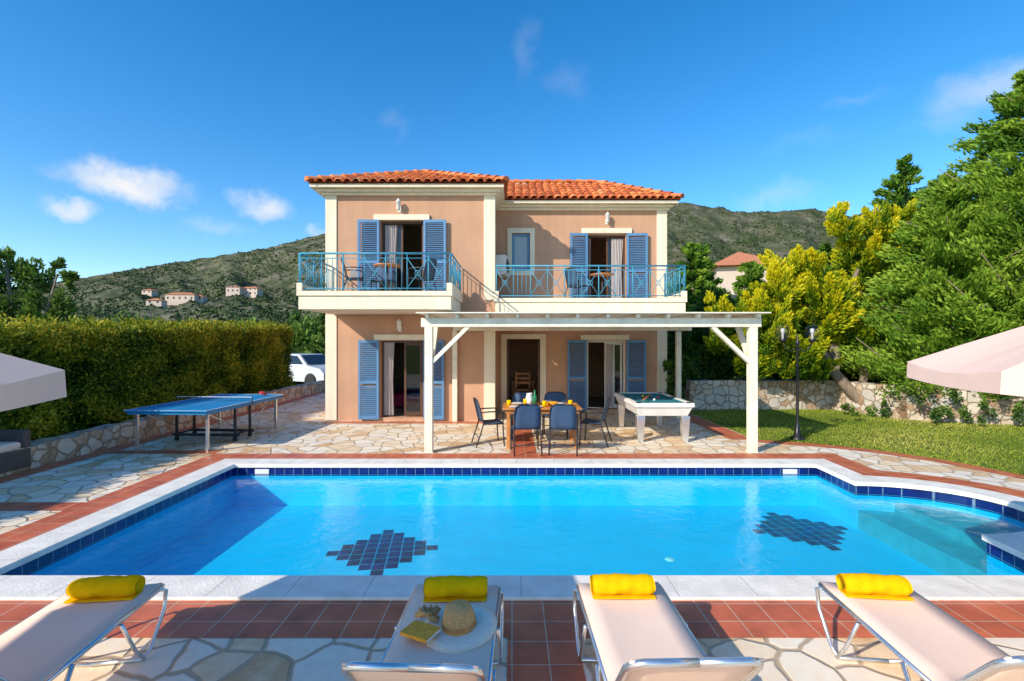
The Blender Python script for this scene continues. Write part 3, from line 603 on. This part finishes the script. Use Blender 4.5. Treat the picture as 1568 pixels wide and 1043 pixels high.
def sunbed(x,yf,rz=0):
    e=empty('sun_lounger',(x,yf,0),rz); w=.275; bb=B()
    for s in (-1,1):
        bb.tube([(s*w,.02,.36),(s*w,-.5,.355),(s*w,-.98,.35)],.014,'metal')
        bb.tube([(s*w,-.98,.35),(s*w*1.0,-1.12,.52),(s*w,-1.24,.66),(s*w*.93,-1.28,.70),(s*w*.78,-1.295,.715),(0,-1.30,.718)],.017,'metal')
        bb.tube([(s*w,-.02,.36),(s*(w+.015),.03,.33),(s*(w+.02),.0,.22),(s*(w+.02),-.14,.05),(s*(w+.02),-.2,.018),(0,-.22,.015)],.013,'metal')
        bb.tube([(s*(w+.02),-.40,.345),(s*(w+.02),-.28,.12),(s*(w+.02),-.2,.018)],.011,'metal')
        bb.tube([(s*(w+.02),-.75,.35),(s*(w+.02),-.9,.1),(s*(w+.02),-1.0,.018),(0,-1.02,.015)],.013,'metal')
    bb.tube([(-w,.03,.36),(w,.03,.36)],.014,'metal')
    bb.make('frame',e); bb=B(); rows=[(.03,.372)]+[(-.14*i,.366-.006*math.sin(i/7*3.14)) for i in range(1,7)]+[(-.98,.362)]+[(-.98-.31*t,.362+.352*t) for t in (.3,.6,.85,1)]
    vs=[(s*w*.985,yy,zz-(.012*(1-s*s))) for yy,zz in rows for s in (-1,-.6,-.2,.2,.6,1)]
    bb.add(vs,[(i*6+j,i*6+j+1,(i+1)*6+j+1,(i+1)*6+j) for i in range(len(rows)-1) for j in range(5)],'fabric',True)
    o=bb.make('sling',e); sm=o.modifiers.new('s','SOLIDIFY'); sm.thickness=.01
    t=B(); r0=.062
    vs=[];K=24;sec=28
    for i in range(K+1):
        xx=-.2+.4*i/K; ed=1-max(0,abs(i/K-.5)*2-.85)/.15*.22
        for j in range(sec):
            an=2*math.pi*j/sec; rr=r0*ed*(1+.05*math.sin(an*3+i*.45)+.025*math.sin(i*1.3+an)+.018*random.uniform(-1,1)); vs.append((xx,-.09+rr*1.14*math.cos(an),.372+.056+rr*.93*math.sin(an)))
    fs=[(i*sec+j,(i+1)*sec+j,(i+1)*sec+(j+1)%sec,i*sec+(j+1)%sec) for i in range(K) for j in range(sec)]+[tuple(range(sec))[::-1],tuple(range(K*sec,(K+1)*sec))]
    t.add(vs,fs,'towel',True)
    t.box(-.198,.198,-.165,-.06,.371,.379,'towel')
    o=t.make('rolled_towel',None); o.location=(x,yf,0); o.rotation_euler=(0,0,rz+random.uniform(-.07,.07))
    return e
sunbed(-2.60,3.22,R(5)); sunbed(-.36,3.22,R(-2)); sunbed(.71,3.25,R(1.5)); sunbed(2.34,3.25,R(-3))
bb=B(); prof=[(0,.125),(.04,.123),(.075,.105),(.09,.06),(.097,.012),(.10,.004)]
bb.lathe(prof,(0,0,0),'straw',30); bb.lathe([(.1,.004),(.16,.010),(.215,-.004),(.213,-.008),(.16,.005),(.1,.0)],(0,0,0),'strawpale',36); bb.lathe([(.0985,.014),(.0955,.036),(.094,.036)],(0,0,0),'teak',30)
bb.make('straw_hat',None,loc=(-.30,2.78,.385),rot=(R(5),R(-3),0))
bb=B(); bb.box(-.09,.09,-.065,.065,0,.018,'orange'); bb.box(-.088,.092,-.063,.063,.004,.014,'linewhite'); bb.make('book',None,loc=(-.50,2.68,.40),rot=(0,R(-2),R(-28)))
bb=B()
for i in range(9):
    a_=i*.7; bb.tube([(-.05+.05*math.cos(a_),.02*math.sin(a_*2),.02),(-.02+.06*math.sin(a_),.04*math.cos(a_),.05),(.04*math.cos(a_+1),.06*math.sin(a_),.02)],.010,'straw',6)
bb.make('straw_rope_bundle',None,loc=(-.46,2.84,.39))
ra=empty('rattan_armchair',(-7.86,7.25,0)); bb=B(); bb.box(-.38,.38,-.38,.38,.04,.34,'rattan'); bb.box(-.38,-.24,-.38,.38,.341,.70,'rattan'); bb.box(-.239,.38,.25,.38,.341,.62,'rattan'); bb.box(-.239,.38,-.38,-.25,.341,.62,'rattan'); bb.make('woven_body',ra,.03)
bb=B(); bb.box(-.23,.37,-.24,.24,.345,.46,'fabric'); bb.box(-.232,-.10,-.23,.23,.462,.82,'fabric'); bb.make('cushions',ra,.04)
for (x,y,z,r) in [(-3.62,11.3,2.995,R(-70)),(-2.1,11.35,2.995,R(70)),(1.75,12.9,2.995,R(-60)),(-3.1,11.85,2.995,R(180))]: chair(x,y,z,r)
def btable(x,y,z):
    bb=B(); bb.lathe([(0,.70),(.3,.70),(.31,.715),(.3,.73),(0,.73)],(0,0,0),'teak',28); bb.tube([(0,0,.02),(0,0,.70)],.02,'dark'); 
    for j in range(3): a_=j*2.09; bb.tube([(0,0,.2),(.2*math.cos(a_),.2*math.sin(a_),.02)],.012,'dark')
    bb.make('bistro_table',None,loc=(x,y,z))
btable(-2.85,11.2,2.995); btable(2.35,12.75,2.995)
# ------------------------------------------------------------------ walls/stone
def stonewall(name,pts,h,th):
    bb=B()
    for (x0,y0),(x1,y1) in zip(pts[:-1],pts[1:]):
        L_=math.hypot(x1-x0,y1-y0); n_=max(2,int(L_/.2)); d=Vector(((x1-x0)/L_,(y1-y0)/L_,0)); nn=Vector((-d.y,d.x,0)); vs=[]
        for i in range(n_+1):
            p=Vector((x0,y0,-.03))+d*(L_*i/n_)
            for s in (-1,1):
                for zz in (0,h*.5,h): 
                    q=p+nn*s*th/2+Vector((0,0,zz)); k_=.05; vs.append(q+Vector([noise.noise(q*4+Vector((c_*7,0,0)))*k_ for c_ in range(3)]))
        fs=[]
        for i in range(n_):
            a_=i*6;b_=a_+6
            fs+=[(a_,b_,b_+1,a_+1),(a_+1,b_+1,b_+2,a_+2),(a_+2,b_+2,b_+5,a_+5),(a_+5,b_+5,b_+4,a_+4),(a_+4,b_+4,b_+3,a_+3)]
        fs+=[(0,1,2,5,4,3),tuple(n_*6+q for q in (3,4,5,2,1,0))]
        bb.add(vs,fs,'stone')
    return bb.make(name,None)
stonewall('low_stone_wall',[(-7.68,-2),(-7.68,6.75)],.40,.34) if False else stonewall('low_stone_wall',[(-7.68,-2),(-7.68,20)],.40,.34)
stonewall('garden_stone_wall',[(5.2,14.5),(9.5,14.6),(10.1,12.6),(13.5,11.3),(17,10.5)],.85,.4)
# ------------------------------------------------------------------ vegetation
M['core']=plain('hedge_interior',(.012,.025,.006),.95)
def hedge():
    e=empty('hedge'); bb=B(); x0,x1,y0,y1=-9.5,-8.2,2.0,18.2; h=lambda y:2.0+.03*(y-5)
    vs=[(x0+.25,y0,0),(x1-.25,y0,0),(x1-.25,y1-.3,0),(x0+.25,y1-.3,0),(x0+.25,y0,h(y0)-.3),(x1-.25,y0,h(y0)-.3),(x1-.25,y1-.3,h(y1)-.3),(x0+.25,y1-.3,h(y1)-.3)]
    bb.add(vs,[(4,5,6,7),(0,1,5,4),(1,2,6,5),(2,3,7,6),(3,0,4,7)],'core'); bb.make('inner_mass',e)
    Ps=[];Ds=[];T=[]
    def face(n,fn,top=0):
        a_=rng.random((n,3)); P,nr=fn(a_)
        key=np.round(P*np.array([4,4,4])).astype(int)
        uq,inv=np.unique(key,axis=0,return_inverse=True); inv=inv.ravel()
        nzv=np.array([noise.fractal(Vector((float(q[0]),float(q[1]),float(q[2])))*.31,1,2,3) for q in uq])[inv]
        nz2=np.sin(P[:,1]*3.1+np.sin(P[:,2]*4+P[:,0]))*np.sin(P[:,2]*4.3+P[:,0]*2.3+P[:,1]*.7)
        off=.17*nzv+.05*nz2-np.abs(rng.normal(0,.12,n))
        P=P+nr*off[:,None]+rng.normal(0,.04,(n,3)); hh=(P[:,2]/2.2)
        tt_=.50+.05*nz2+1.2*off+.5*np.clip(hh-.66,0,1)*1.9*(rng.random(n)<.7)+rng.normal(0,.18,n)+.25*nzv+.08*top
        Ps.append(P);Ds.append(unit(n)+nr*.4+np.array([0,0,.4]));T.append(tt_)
    face(110000,lambda a_:(np.stack([np.full(len(a_),x1),y0+(y1-y0)*a_[:,0]**.8,.05+(h(y0+(y1-y0)*a_[:,0]**.8))*a_[:,1]],1),np.array([1.,0,0])))
    face(40000,lambda a_:(np.stack([x0+(x1-x0)*a_[:,1],y0+(y1-y0)*a_[:,0],h(y0+(y1-y0)*a_[:,0])+.16*(rng.random(len(a_))**3)],1),np.array([0,0,1.])),1)
    face(10000,lambda a_:(np.stack([x0+(x1-x0)*a_[:,1],np.full(len(a_),y1),.05+h(y1)*a_[:,0]],1),np.array([0,1.,0])))
    nc=650; cy=y0+(y1-y0)*rng.random(nc); cx=rng.uniform(x0+.1,x1+.02,nc); ch=rng.uniform(.08,.36,nc)
    k=22; yy=np.repeat(cy,k)+rng.normal(0,.045,nc*k); xx=np.repeat(cx,k)+rng.normal(0,.045,nc*k); P=np.stack([xx,yy,h(yy)+rng.random(nc*k)*np.repeat(ch,k)],1); Ps.append(P);Ds.append(unit(nc*k)*.6+np.array([0,0,1]));T.append(.72+rng.normal(0,.17,nc*k))
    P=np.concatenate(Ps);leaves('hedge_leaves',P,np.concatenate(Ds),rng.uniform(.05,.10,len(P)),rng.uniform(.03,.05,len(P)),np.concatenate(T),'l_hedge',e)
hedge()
def blobtree(name,lobes,trunk,mat,per=1500,sub=9,ln=.16,wd=.05,up=.6,tb=.45,dens=1,flat=1.0,subr=.42):
    e=empty(name); bb=B()
    for pts,rs in trunk: bb.tube(pts,rs,'bark',9)
    if trunk: bb.make('trunk_and_limbs',e)
    Ps=[];Ds=[];T=[]
    for (x,y,z,r,tn) in lobes:
        k=max(4,int(sub*(r/.8)**1.5)); C=unit(k)*rng.uniform(.35,.95,(k,1))*r; C[:,2]*=flat
        for c in C:
            sr=r*subr*rng.uniform(.6,1.3); n=int(per/sub*(sr/.35)**1.6*dens)+25
            d=unit(n); rad=rng.random(n)**.45; p=d*rad[:,None]*sr*np.array([.85,.85,1.25]); 
            out=c/(np.linalg.norm(c)+1e-6)
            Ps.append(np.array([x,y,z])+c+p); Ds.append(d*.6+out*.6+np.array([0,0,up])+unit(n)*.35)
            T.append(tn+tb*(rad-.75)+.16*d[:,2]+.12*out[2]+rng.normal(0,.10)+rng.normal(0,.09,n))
    P=np.concatenate(Ps); leaves('foliage',P,np.concatenate(Ds),ln*rng.uniform(.6,1.3,len(P)),wd*rng.uniform(.7,1.3,len(P)),np.concatenate(T),mat,e); return e
def plumetree(name,lobes,trunk,mat,dens=30,per=230,H=.62,Rd=.20,ln=.12,wd=.045):
    e=empty(name); bb=B()
    for pts,rs in trunk: bb.tube(pts,rs,'bark',9)
    bb.make('trunk_and_limbs',e); Ps=[];Ds=[];T=[]
    for (x,y,z,r,tn) in lobes:
        k=max(5,int(dens*r*r))
        for _ in range(k):
            c=unit(1)[0]*rng.uniform(.55,1.0)*r; c[2]*=.9
            out=c/(np.linalg.norm(c)+1e-6); ax=out*.75+np.array([0,0,1.0])+unit(1)[0]*.25; ax/=np.linalg.norm(ax)
            hh=H*rng.uniform(.65,1.35)*(.7+.4*r); rr=Rd*rng.uniform(.75,1.3)*(.8+.3*r); n=int(per*hh/H*rr/Rd)
            s=rng.random(n)**.9; q=rng.random(n)**.5; d=unit(n); d-=np.outer(d@ax,ax); d/=np.linalg.norm(d,axis=1,keepdims=True)
            rad=rr*np.sqrt(np.clip(1-s,0,1))*q*(.55+.45*np.minimum(1,s*4))
            Ps.append(np.array([x,y,z])+c*.85+ax*((s-.35)*hh)[:,None]+d*rad[:,None]+rng.normal(0,.02,(n,3)))
            Ds.append(ax*1.0+d*.55+unit(n)*.35); bt_=rng.normal(0,.12)
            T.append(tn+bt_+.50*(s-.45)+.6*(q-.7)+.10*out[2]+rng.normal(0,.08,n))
    P=np.concatenate(Ps); leaves('foliage',P,np.concatenate(Ds),ln*rng.uniform(.6,1.3,len(P)),wd*rng.uniform(.7,1.3,len(P)),np.concatenate(T),mat,e); return e
def px(pxx,py,d): return ((pxx-784)/750*d,d,2-(py-521)/750*d)
G=[]
for a_,b_,r,t_,d in [(1375,325,.42,.72,14.4),(1345,350,.5,.70,14.4),(1385,375,.5,.58,14.6),(1300,350,.5,.72,14.2),(1275,335,.25,.74,14.2),(1325,395,.85,.62,14.5),(1240,420,.7,.70,14.2),(1200,405,.45,.72,14.2),(1255,465,1.0,.62,14.0),(1190,445,.65,.70,13.8),(1170,500,.85,.60,13.6),
    (1330,455,1.0,.52,14.8),(1210,540,.85,.54,13.6),(1290,515,.8,.50,14.3),(1370,425,.7,.42,15.0),(1115,490,.55,.58,14),(1235,560,.6,.46,13.7),(1150,550,.65,.42,14),(1395,480,.7,.32,15),(1090,470,.35,.64,14.2),(1100,530,.45,.45,14.3),(1315,565,.4,.38,14.6)]:
    x,y,z=px(a_,b_,d); G.append((x,y,z,r,t_))
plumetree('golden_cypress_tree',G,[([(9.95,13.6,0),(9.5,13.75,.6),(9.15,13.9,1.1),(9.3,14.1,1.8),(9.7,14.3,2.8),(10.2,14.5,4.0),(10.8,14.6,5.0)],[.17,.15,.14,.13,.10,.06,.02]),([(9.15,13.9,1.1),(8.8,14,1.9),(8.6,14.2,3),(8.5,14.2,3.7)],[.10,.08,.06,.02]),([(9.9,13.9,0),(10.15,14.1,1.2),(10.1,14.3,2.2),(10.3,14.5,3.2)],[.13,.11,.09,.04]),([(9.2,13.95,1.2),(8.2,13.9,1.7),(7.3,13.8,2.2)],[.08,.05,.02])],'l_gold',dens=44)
D_=[]
for a_,b_,r,t_,d in [(1100,560,.8,.5,15.2),(1055,520,.8,.55,15.5),(1160,590,.6,.5,15.2),(1250,590,.6,.45,15.2),(1330,560,1.0,.45,16),(1400,560,.9,.5,15),(1420,470,1.1,.5,16),(1450,600,.6,.55,13.5),(1360,590,.6,.45,15),(1090,480,.8,.5,17),(1480,560,1.0,.5,14),(1300,590,.6,.45,15),(1530,560,1.1,.45,14),(1200,580,.6,.45,15.3),(1040,570,.6,.5,15.3),(1075,590,.5,.45,15.1),(1180,470,1.0,.45,17),(1290,470,1.2,.45,17),(1380,400,1.0,.5,17.5)]:
    x,y,z=px(a_,b_,d); D_.append((x,y,z,r,t_))
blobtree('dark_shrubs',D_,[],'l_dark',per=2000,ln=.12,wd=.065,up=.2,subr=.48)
iv=[]
for i in range(16):
    t_=i/15; iv.append((9.9+t_*4,12.2-t_*1.4+random.uniform(-.1,.1)-.25,random.uniform(.05,.5) if i%3 else .75,.28,.6))
iv+=[(9.0,13.2,.12,.22,.6),(9.3,13.0,.12,.25,.65),(10.3,12.6,.3,.4,.6),(10.0,13.0,.3,.35,.6),(10.2,12.3,.75,.35,.6),(11.6,11.6,.9,.35,.6),(9.7,12.9,.2,.3,.6)]
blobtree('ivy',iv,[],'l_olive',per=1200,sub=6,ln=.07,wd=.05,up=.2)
blobtree('potted_shrub',[(4.35,13.1,.7,.35,.5),(4.45,13.1,1.1,.35,.5),(4.2,13.05,1.3,.25,.6)],[([(4.35,13.1,0),(4.35,13.1,.9)],[.04,.02])],'l_dark',per=1500,ln=.12,wd=.06)
def conifer(name,x,y,h,r0,nb,per,mat,ln=.2,wd=.045,tn=.5,base=.04,power=.75):
    e=empty(name,(0,0,0)); bb=B(); bb.tube([(x,y,0),(x+.05,y,h*.5),(x,y,h*.97)],[.05*h*.45,.03*h*.45,.01],'bark',9)
    Ps=[];Ds=[];T=[]
    for i in range(nb):
        t=base+(1-base)*((i+rng.random())/nb)**1.1; z=h*t; rad=max(.15,r0*(1-t)**power*rng.uniform(.6,1.12)); an=rng.random()*6.283
        d=np.array([math.cos(an),math.sin(an),rng.uniform(.15,.65)]); tip=np.array([x,y,z])+d*rad
        if i%4==0: bb.tube([(x,y,z-rad*.1),tuple(tip)],[.03,.008],'bark',5)
        n=int(per*(.35+.65*rad/r0)); s=rng.random(n)**.5; 
        sp=(.10+.24*(1-s))*rad*.7+.09; off=unit(n)*sp[:,None]*rng.random((n,1))**.6; off[:,2]*=.9
        droop=-.18*rad*(s**2)
        P=np.array([x,y,z])+d*(rad*s)[:,None]+off; P[:,2]+=droop
        bt_=rng.normal(0,.13)
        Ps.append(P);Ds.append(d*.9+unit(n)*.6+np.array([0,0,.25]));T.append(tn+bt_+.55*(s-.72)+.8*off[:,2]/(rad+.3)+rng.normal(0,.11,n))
    bb.make('trunk_and_limbs',e); P=np.concatenate(Ps)
    leaves('foliage',P,np.concatenate(Ds),ln*rng.uniform(.6,1.3,len(P)),wd*rng.uniform(.7,1.3,len(P)),np.concatenate(T),mat,e)
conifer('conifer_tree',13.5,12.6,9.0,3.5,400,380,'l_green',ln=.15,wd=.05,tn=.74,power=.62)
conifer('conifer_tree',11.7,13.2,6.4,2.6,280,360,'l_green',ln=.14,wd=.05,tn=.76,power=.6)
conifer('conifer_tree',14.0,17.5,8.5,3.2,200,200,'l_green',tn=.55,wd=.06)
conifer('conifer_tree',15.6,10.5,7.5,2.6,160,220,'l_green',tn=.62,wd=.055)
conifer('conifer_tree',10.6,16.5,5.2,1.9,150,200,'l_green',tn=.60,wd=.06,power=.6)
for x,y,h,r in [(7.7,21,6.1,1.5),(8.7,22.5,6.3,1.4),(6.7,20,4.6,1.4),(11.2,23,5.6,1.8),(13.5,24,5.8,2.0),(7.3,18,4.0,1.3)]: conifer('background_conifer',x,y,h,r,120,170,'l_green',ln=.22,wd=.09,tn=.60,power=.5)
for i,(x,y,h,r) in enumerate([(-9.9,26,3.6,.55),(-10.6,27,3.0,.6)]): conifer('cypress_tree',x,y,h,r,90,90,'l_dark',ln=.2,wd=.08,tn=.7,power=.4)
Lb=[]
for a_,b_,r in [(20,455,.85),(75,460,.6),(45,430,.5),(-30,440,.9),(100,432,.28),(12,395,.32),(92,405,.2),(60,480,.7),(-70,420,.8),(0,490,.8),(88,495,.6),(30,415,.35),(70,425,.3),(108,422,.16),(5,420,.5)]:
    x,y,z=px(a_,b_,12.5); Lb.append((x,y,z,r,.68))
blobtree('citrus_tree',Lb,[([(-12.6,12.5,0),(-12.5,12.5,1.6),(-12.8,12.5,3.0),(-12.9,12.5,4.0)],[.14,.12,.07,.02]),([(-12.5,12.5,1.5),(-11.9,12.5,2.6),(-11.6,12.5,3.7)],[.08,.05,.015])],'l_olive',per=1200,ln=.14,wd=.06,up=.3,subr=.46)
Bt=[]
for i in range(70):
    y=rng.uniform(32,75); x=rng.uniform(-1.15,.0)*y if i<45 else rng.uniform(.2,1.2)*y; r=rng.uniform(.8,1.7)*y/40; Bt.append((x,y,r*.75,r,rng.uniform(.45,.7)))
Bt+=[(-14.5,34,1.4,1.5,.6),(-13.2,30,.8,.9,.65),(-16,36,2.0,1.6,.5),(-11.5,27,.5,.8,.6),(-10.2,24,.3,.6,.8),(-9.2,23.5,.2,.5,.8)]
blobtree('distant_trees',Bt,[],'l_olive',per=260,sub=7,ln=.5,wd=.28,up=.2,subr=.5,dens=.35)
# ------------------------------------------------------------------ hill
SK=[(-900,500),(-300,480),(0,446),(105,428),(190,414),(300,396),(400,381),(450,369),(495,357),(620,332),(780,312),(900,303),(1040,308),(1090,317),(1150,325),(1250,319),(1300,330),(1390,316),(1480,318),(1568,332),(1900,380),(2500,460)]
su=[(a_-784)/750 for a_,b_ in SK]; se=[(521-b_)/750 for a_,b_ in SK]
def er(u): return float(np.interp(u,su,se))
def hillpt(u,t):
    D=95+t*520; e_=er(u)
    if t<=1:
        sm=math.sin(math.pi*min(1,t))
        k=t**.85; nz=noise.fractal(Vector((u*7,t*3.2,1.3)),1,2.1,6)*.12*sm
        nz+=(1-abs(noise.fractal(Vector((u*11+t*2,t*4,3)),1,2.1,5))*2-.5)*.04*sm
        nz+=noise.fractal(Vector((u*34,t*12,5)),1,2.1,5)*.018
        el=e_*k+nz*e_*1.4
        return Vector((u*D,D,el*D+2*min(1,t*4)-.3))
    D=95+520+(t-1)*400; return Vector((u*D,D,(e_*(615))*(1-(t-1)*.9)))
nu,ntt=420,120; vs=[];fs=[]
for j in range(ntt+1):
    t=j/(ntt-12)
    for i in range(nu+1):
        u=-2.2+4.4*i/nu; vs.append(hillpt(u,t))
for j in range(ntt):
    for i in range(nu): a_=j*(nu+1)+i; fs.append((a_,a_+1,a_+nu+2,a_+nu+1))
bb=B(); bb.add(vs,fs,'hill',True); bb.make('hills')
Ps=[];T=[]
for i in range(52000):
    u=random.uniform(-1.15,1.15); t=random.random()**.75*1.02
    if -.35<u<.3: continue
    dn=noise.fractal(Vector((u*9,t*7,9)),1,2,4)+(.16 if u>0 else .04)+.14*(.5-t)
    if dn+random.uniform(-.42,.42)<-.08: continue
    p=hillpt(u,t); r=random.uniform(.7,2.3)*(.75+.3*t)
    if random.random()<.08: r*=1.7
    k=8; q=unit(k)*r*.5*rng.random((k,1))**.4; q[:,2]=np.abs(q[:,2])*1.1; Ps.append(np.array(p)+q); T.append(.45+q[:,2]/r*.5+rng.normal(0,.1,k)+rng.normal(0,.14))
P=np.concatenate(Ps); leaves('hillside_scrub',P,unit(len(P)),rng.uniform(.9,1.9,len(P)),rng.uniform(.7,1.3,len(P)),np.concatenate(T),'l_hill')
M['farwall']=plain('pale_plaster',(.66,.53,.42),.9,var=.05); M['farroof']=plain('far_terracotta',(.55,.20,.09),.9,var=.1); M['win']=plain('dark_window',(.05,.06,.08),.3)
def house(x,y,z,w,d,h,rt=1.5,name='hillside_house',rz=0):
    bb=B(); bb.box(-w/2,w/2,-d/2,d/2,-3,h,'farwall')
    o=.5; rg=max(0,w/2-d/2); vs=[(-w/2-o,-d/2-o,h+.02),(w/2+o,-d/2-o,h+.02),(w/2+o,d/2+o,h+.02),(-w/2-o,d/2+o,h+.02),(-rg,0,h+rt),(rg,0,h+rt)]
    bb.add(vs,[(0,1,5,4),(1,2,5),(2,3,4,5),(3,0,4),(3,2,1,0)],'farroof')
    n_=max(2,int(w/3))
    for i in range(n_):
        xx=-w/2+w*(i+.5)/n_
        for zz in ([.9] if h<4 else [.9,3.8]): bb.box(xx-.5,xx+.5,-d/2-.05,-d/2+.02,zz,zz+1.4,'win')
    bb.make(name,None,loc=(x,y,z),rot=(0,0,rz))
for (pp,t,w,h,rz) in [(280,.40,17,3.6,.1),(306,.41,7,2.6,.1),(240,.37,8,2.5,.2),(360,.47,9,4,.1),(385,.48,13,5,-.1),(230,.50,7,2.5,0)]:
    u=(pp-784)/750; p=hillpt(u,t); house(p.x,p.y,p.z+.8,w,7,h,rz=rz)
house(17.1,37,0,4.2,6,7.2,1.5,'neighbouring_house',rz=R(-12))
# car
bb=B()
def prism(prof,hw,k):
    n_=len(prof); vs=[(x,-hw,z) for (x,z) in prof]+[(x,hw,z) for (x,z) in prof]
    bb.add(vs,[tuple(range(n_)),tuple(range(2*n_-1,n_-1,-1))]+[(i,n_+i,n_+(i+1)%n_,(i+1)%n_) for i in range(n_)],k)
prism([(-2.1,.30),(-2.15,.7),(-2.05,.98),(1.15,1.0),(1.9,.88),(2.12,.68),(2.12,.30)],.86,'carwhite')
b0=[(-1.95,-.82,1.0),(1.1,-.82,1.0),(1.1,.82,1.0),(-1.95,.82,1.0)]; b1=[(-1.5,-.66,1.48),(.45,-.66,1.48),(.45,.66,1.48),(-1.5,.66,1.48)]
bb.add(b0+b1,[(4,5,6,7),(0,1,5,4),(1,2,6,5),(2,3,7,6),(3,0,4,7)],'carwhite')
for s in (-1,1):
    for x0_,x1_,u0,u1 in ((-1.7,-.62,-1.42,-.62),(-.52,.86,-.52,.36)):
        bb.add([(x0_,s*.812,1.05),(x1_,s*.812,1.05),(u1,s*.690,1.42),(u0,s*.690,1.42)],[(0,1,2,3)],'carglass')
    for x in (-1.35,1.35): bb.lathe([(0,-.1),(.2,-.11),(.33,-.09),(.34,.09),(.2,.11),(0,.1)],(0,0,0),'tyre',20,Matrix.Translation((x,s*.8,.34))@Matrix.Rotation(R(90),4,'X')); bb.lathe([(0,.115),(.2,.118)],(0,0,0),'metal',16,Matrix.Translation((x,s*.8,.34))@Matrix.Rotation(R(90)*s,4,'X'))
bb.add([(.53,-.62,1.45),(.53,.62,1.45),(1.08,.74,1.05),(1.08,-.74,1.05)],[(0,1,2,3)],'carglass'); bb.add([(-1.56,-.6,1.43),(-1.56,.6,1.43),(-1.93,.74,1.05),(-1.93,-.74,1.05)],[(0,3,2,1)],'carglass')
bb.make('parked_car',None,.0,loc=(-9.6,22.6,-.1),rot=(0,0,R(-25)))
# ------------------------------------------------------------------ light
dirv=Vector((1.1,1.0,-.87)).normalized()
sl=bpy.data.lights.new('sun','SUN'); sl.energy=5.0; sl.angle=R(.5); sl.color=(1,.91,.77); so=bpy.data.objects.new('sun',sl); COL.objects.link(so); so.rotation_euler=dirv.to_track_quat('-Z','Y').to_euler()
el=math.asin(-dirv.z); az=math.atan2(-dirv.x,-dirv.y)
W_=bpy.data.worlds.new('World'); S.world=W_; W_.use_nodes=True; nt=W_.node_tree; L=nt.links; bg=nt.nodes['Background']
sky=N(nt,'ShaderNodeTexSky',sky_type='NISHITA'); sky.sun_disc=False; sky.sun_elevation=el; sky.sun_rotation=az; sky.air_density=1.0; sky.dust_density=.4; sky.ozone_density=2.6; sky.altitude=200
hs=N(nt,'ShaderNodeHueSaturation'); hs.inputs['Saturation'].default_value=1.38; hs.inputs['Value'].default_value=1.65; L.new(sky.outputs[0],hs.inputs['Color'])
tc=N(nt,'ShaderNodeTexCoord'); nz=N(nt,'ShaderNodeTexNoise'); nz.inputs['Scale'].default_value=14; nz.inputs['Detail'].default_value=7; nz.inputs['Roughness'].default_value=.62; L.new(tc.outputs['Generated'],nz.inputs['Vector'])
sb=N(nt,'ShaderNodeVectorMath',operation='SUBTRACT'); sb.inputs[1].default_value=(.5,.5,.5); L.new(nz.outputs['Color'],sb.inputs[0])
sc=N(nt,'ShaderNodeVectorMath',operation='SCALE'); sc.inputs['Scale'].default_value=.09; L.new(sb.outputs[0],sc.inputs[0])
ad=N(nt,'ShaderNodeVectorMath',operation='ADD'); L.new(tc.outputs['Generated'],ad.inputs[0]); L.new(sc.outputs[0],ad.inputs[1])
last=None
for (cx,cy,wx,wz,st_) in [(205,281,72,28,1.0),(106,318,30,19,.8),(408,317,36,24,.8),(325,348,44,16,.22),(608,190,24,14,.07),(806,75,20,50,.08),(868,122,44,26,.07),(1540,125,85,42,.42),(1470,175,50,22,.16),(1185,302,60,26,.20),(492,353,14,12,.4),(1300,155,40,12,.08),(1235,215,60,14,.05)]:
    v=Vector(((cx-784)/750,1,(521-cy)/750)); ln_=v.length; v.normalize()
    s1=N(nt,'ShaderNodeVectorMath',operation='SUBTRACT'); L.new(ad.outputs[0],s1.inputs[0]); s1.inputs[1].default_value=v
    a1=wx/750/ln_; a3=wz/750/ln_
    m1=N(nt,'ShaderNodeVectorMath',operation='MULTIPLY'); L.new(s1.outputs[0],m1.inputs[0]); m1.inputs[1].default_value=(1/a1,1/a1*.5,1/a3)
    l1=N(nt,'ShaderNodeVectorMath',operation='LENGTH'); L.new(m1.outputs[0],l1.inputs[0])
    mr=N(nt,'ShaderNodeMapRange',interpolation_type='SMOOTHSTEP'); mr.inputs['From Min'].default_value=1.25; mr.inputs['From Max'].default_value=.0; mr.inputs['To Max'].default_value=st_; L.new(l1.outputs['Value'],mr.inputs['Value'])
    if last is None: last=mr.outputs[0]
    else:
        mxn=N(nt,'ShaderNodeMath',operation='MAXIMUM'); L.new(last,mxn.inputs[0]); L.new(mr.outputs[0],mxn.inputs[1]); last=mxn.outputs[0]
mx=N(nt,'ShaderNodeMix',data_type='RGBA'); mx.inputs['B'].default_value=(6.6,6.7,6.9,1); L.new(last,mx.inputs['Factor']); L.new(hs.outputs[0],mx.inputs['A']); L.new(mx.outputs['Result'],bg.inputs['Color']); bg.inputs['Strength'].default_value=.14
cd=bpy.data.cameras.new('camera'); cd.sensor_width=36; cd.lens=36*750/1568; cd.clip_end=6000; cd.clip_start=.05
co=bpy.data.objects.new('camera',cd); COL.objects.link(co); co.location=(0,0,2); co.rotation_euler=(R(90),0,0); S.camera=co
S.view_settings.view_transform='Standard'; S.view_settings.look='None'; S.view_settings.exposure=0
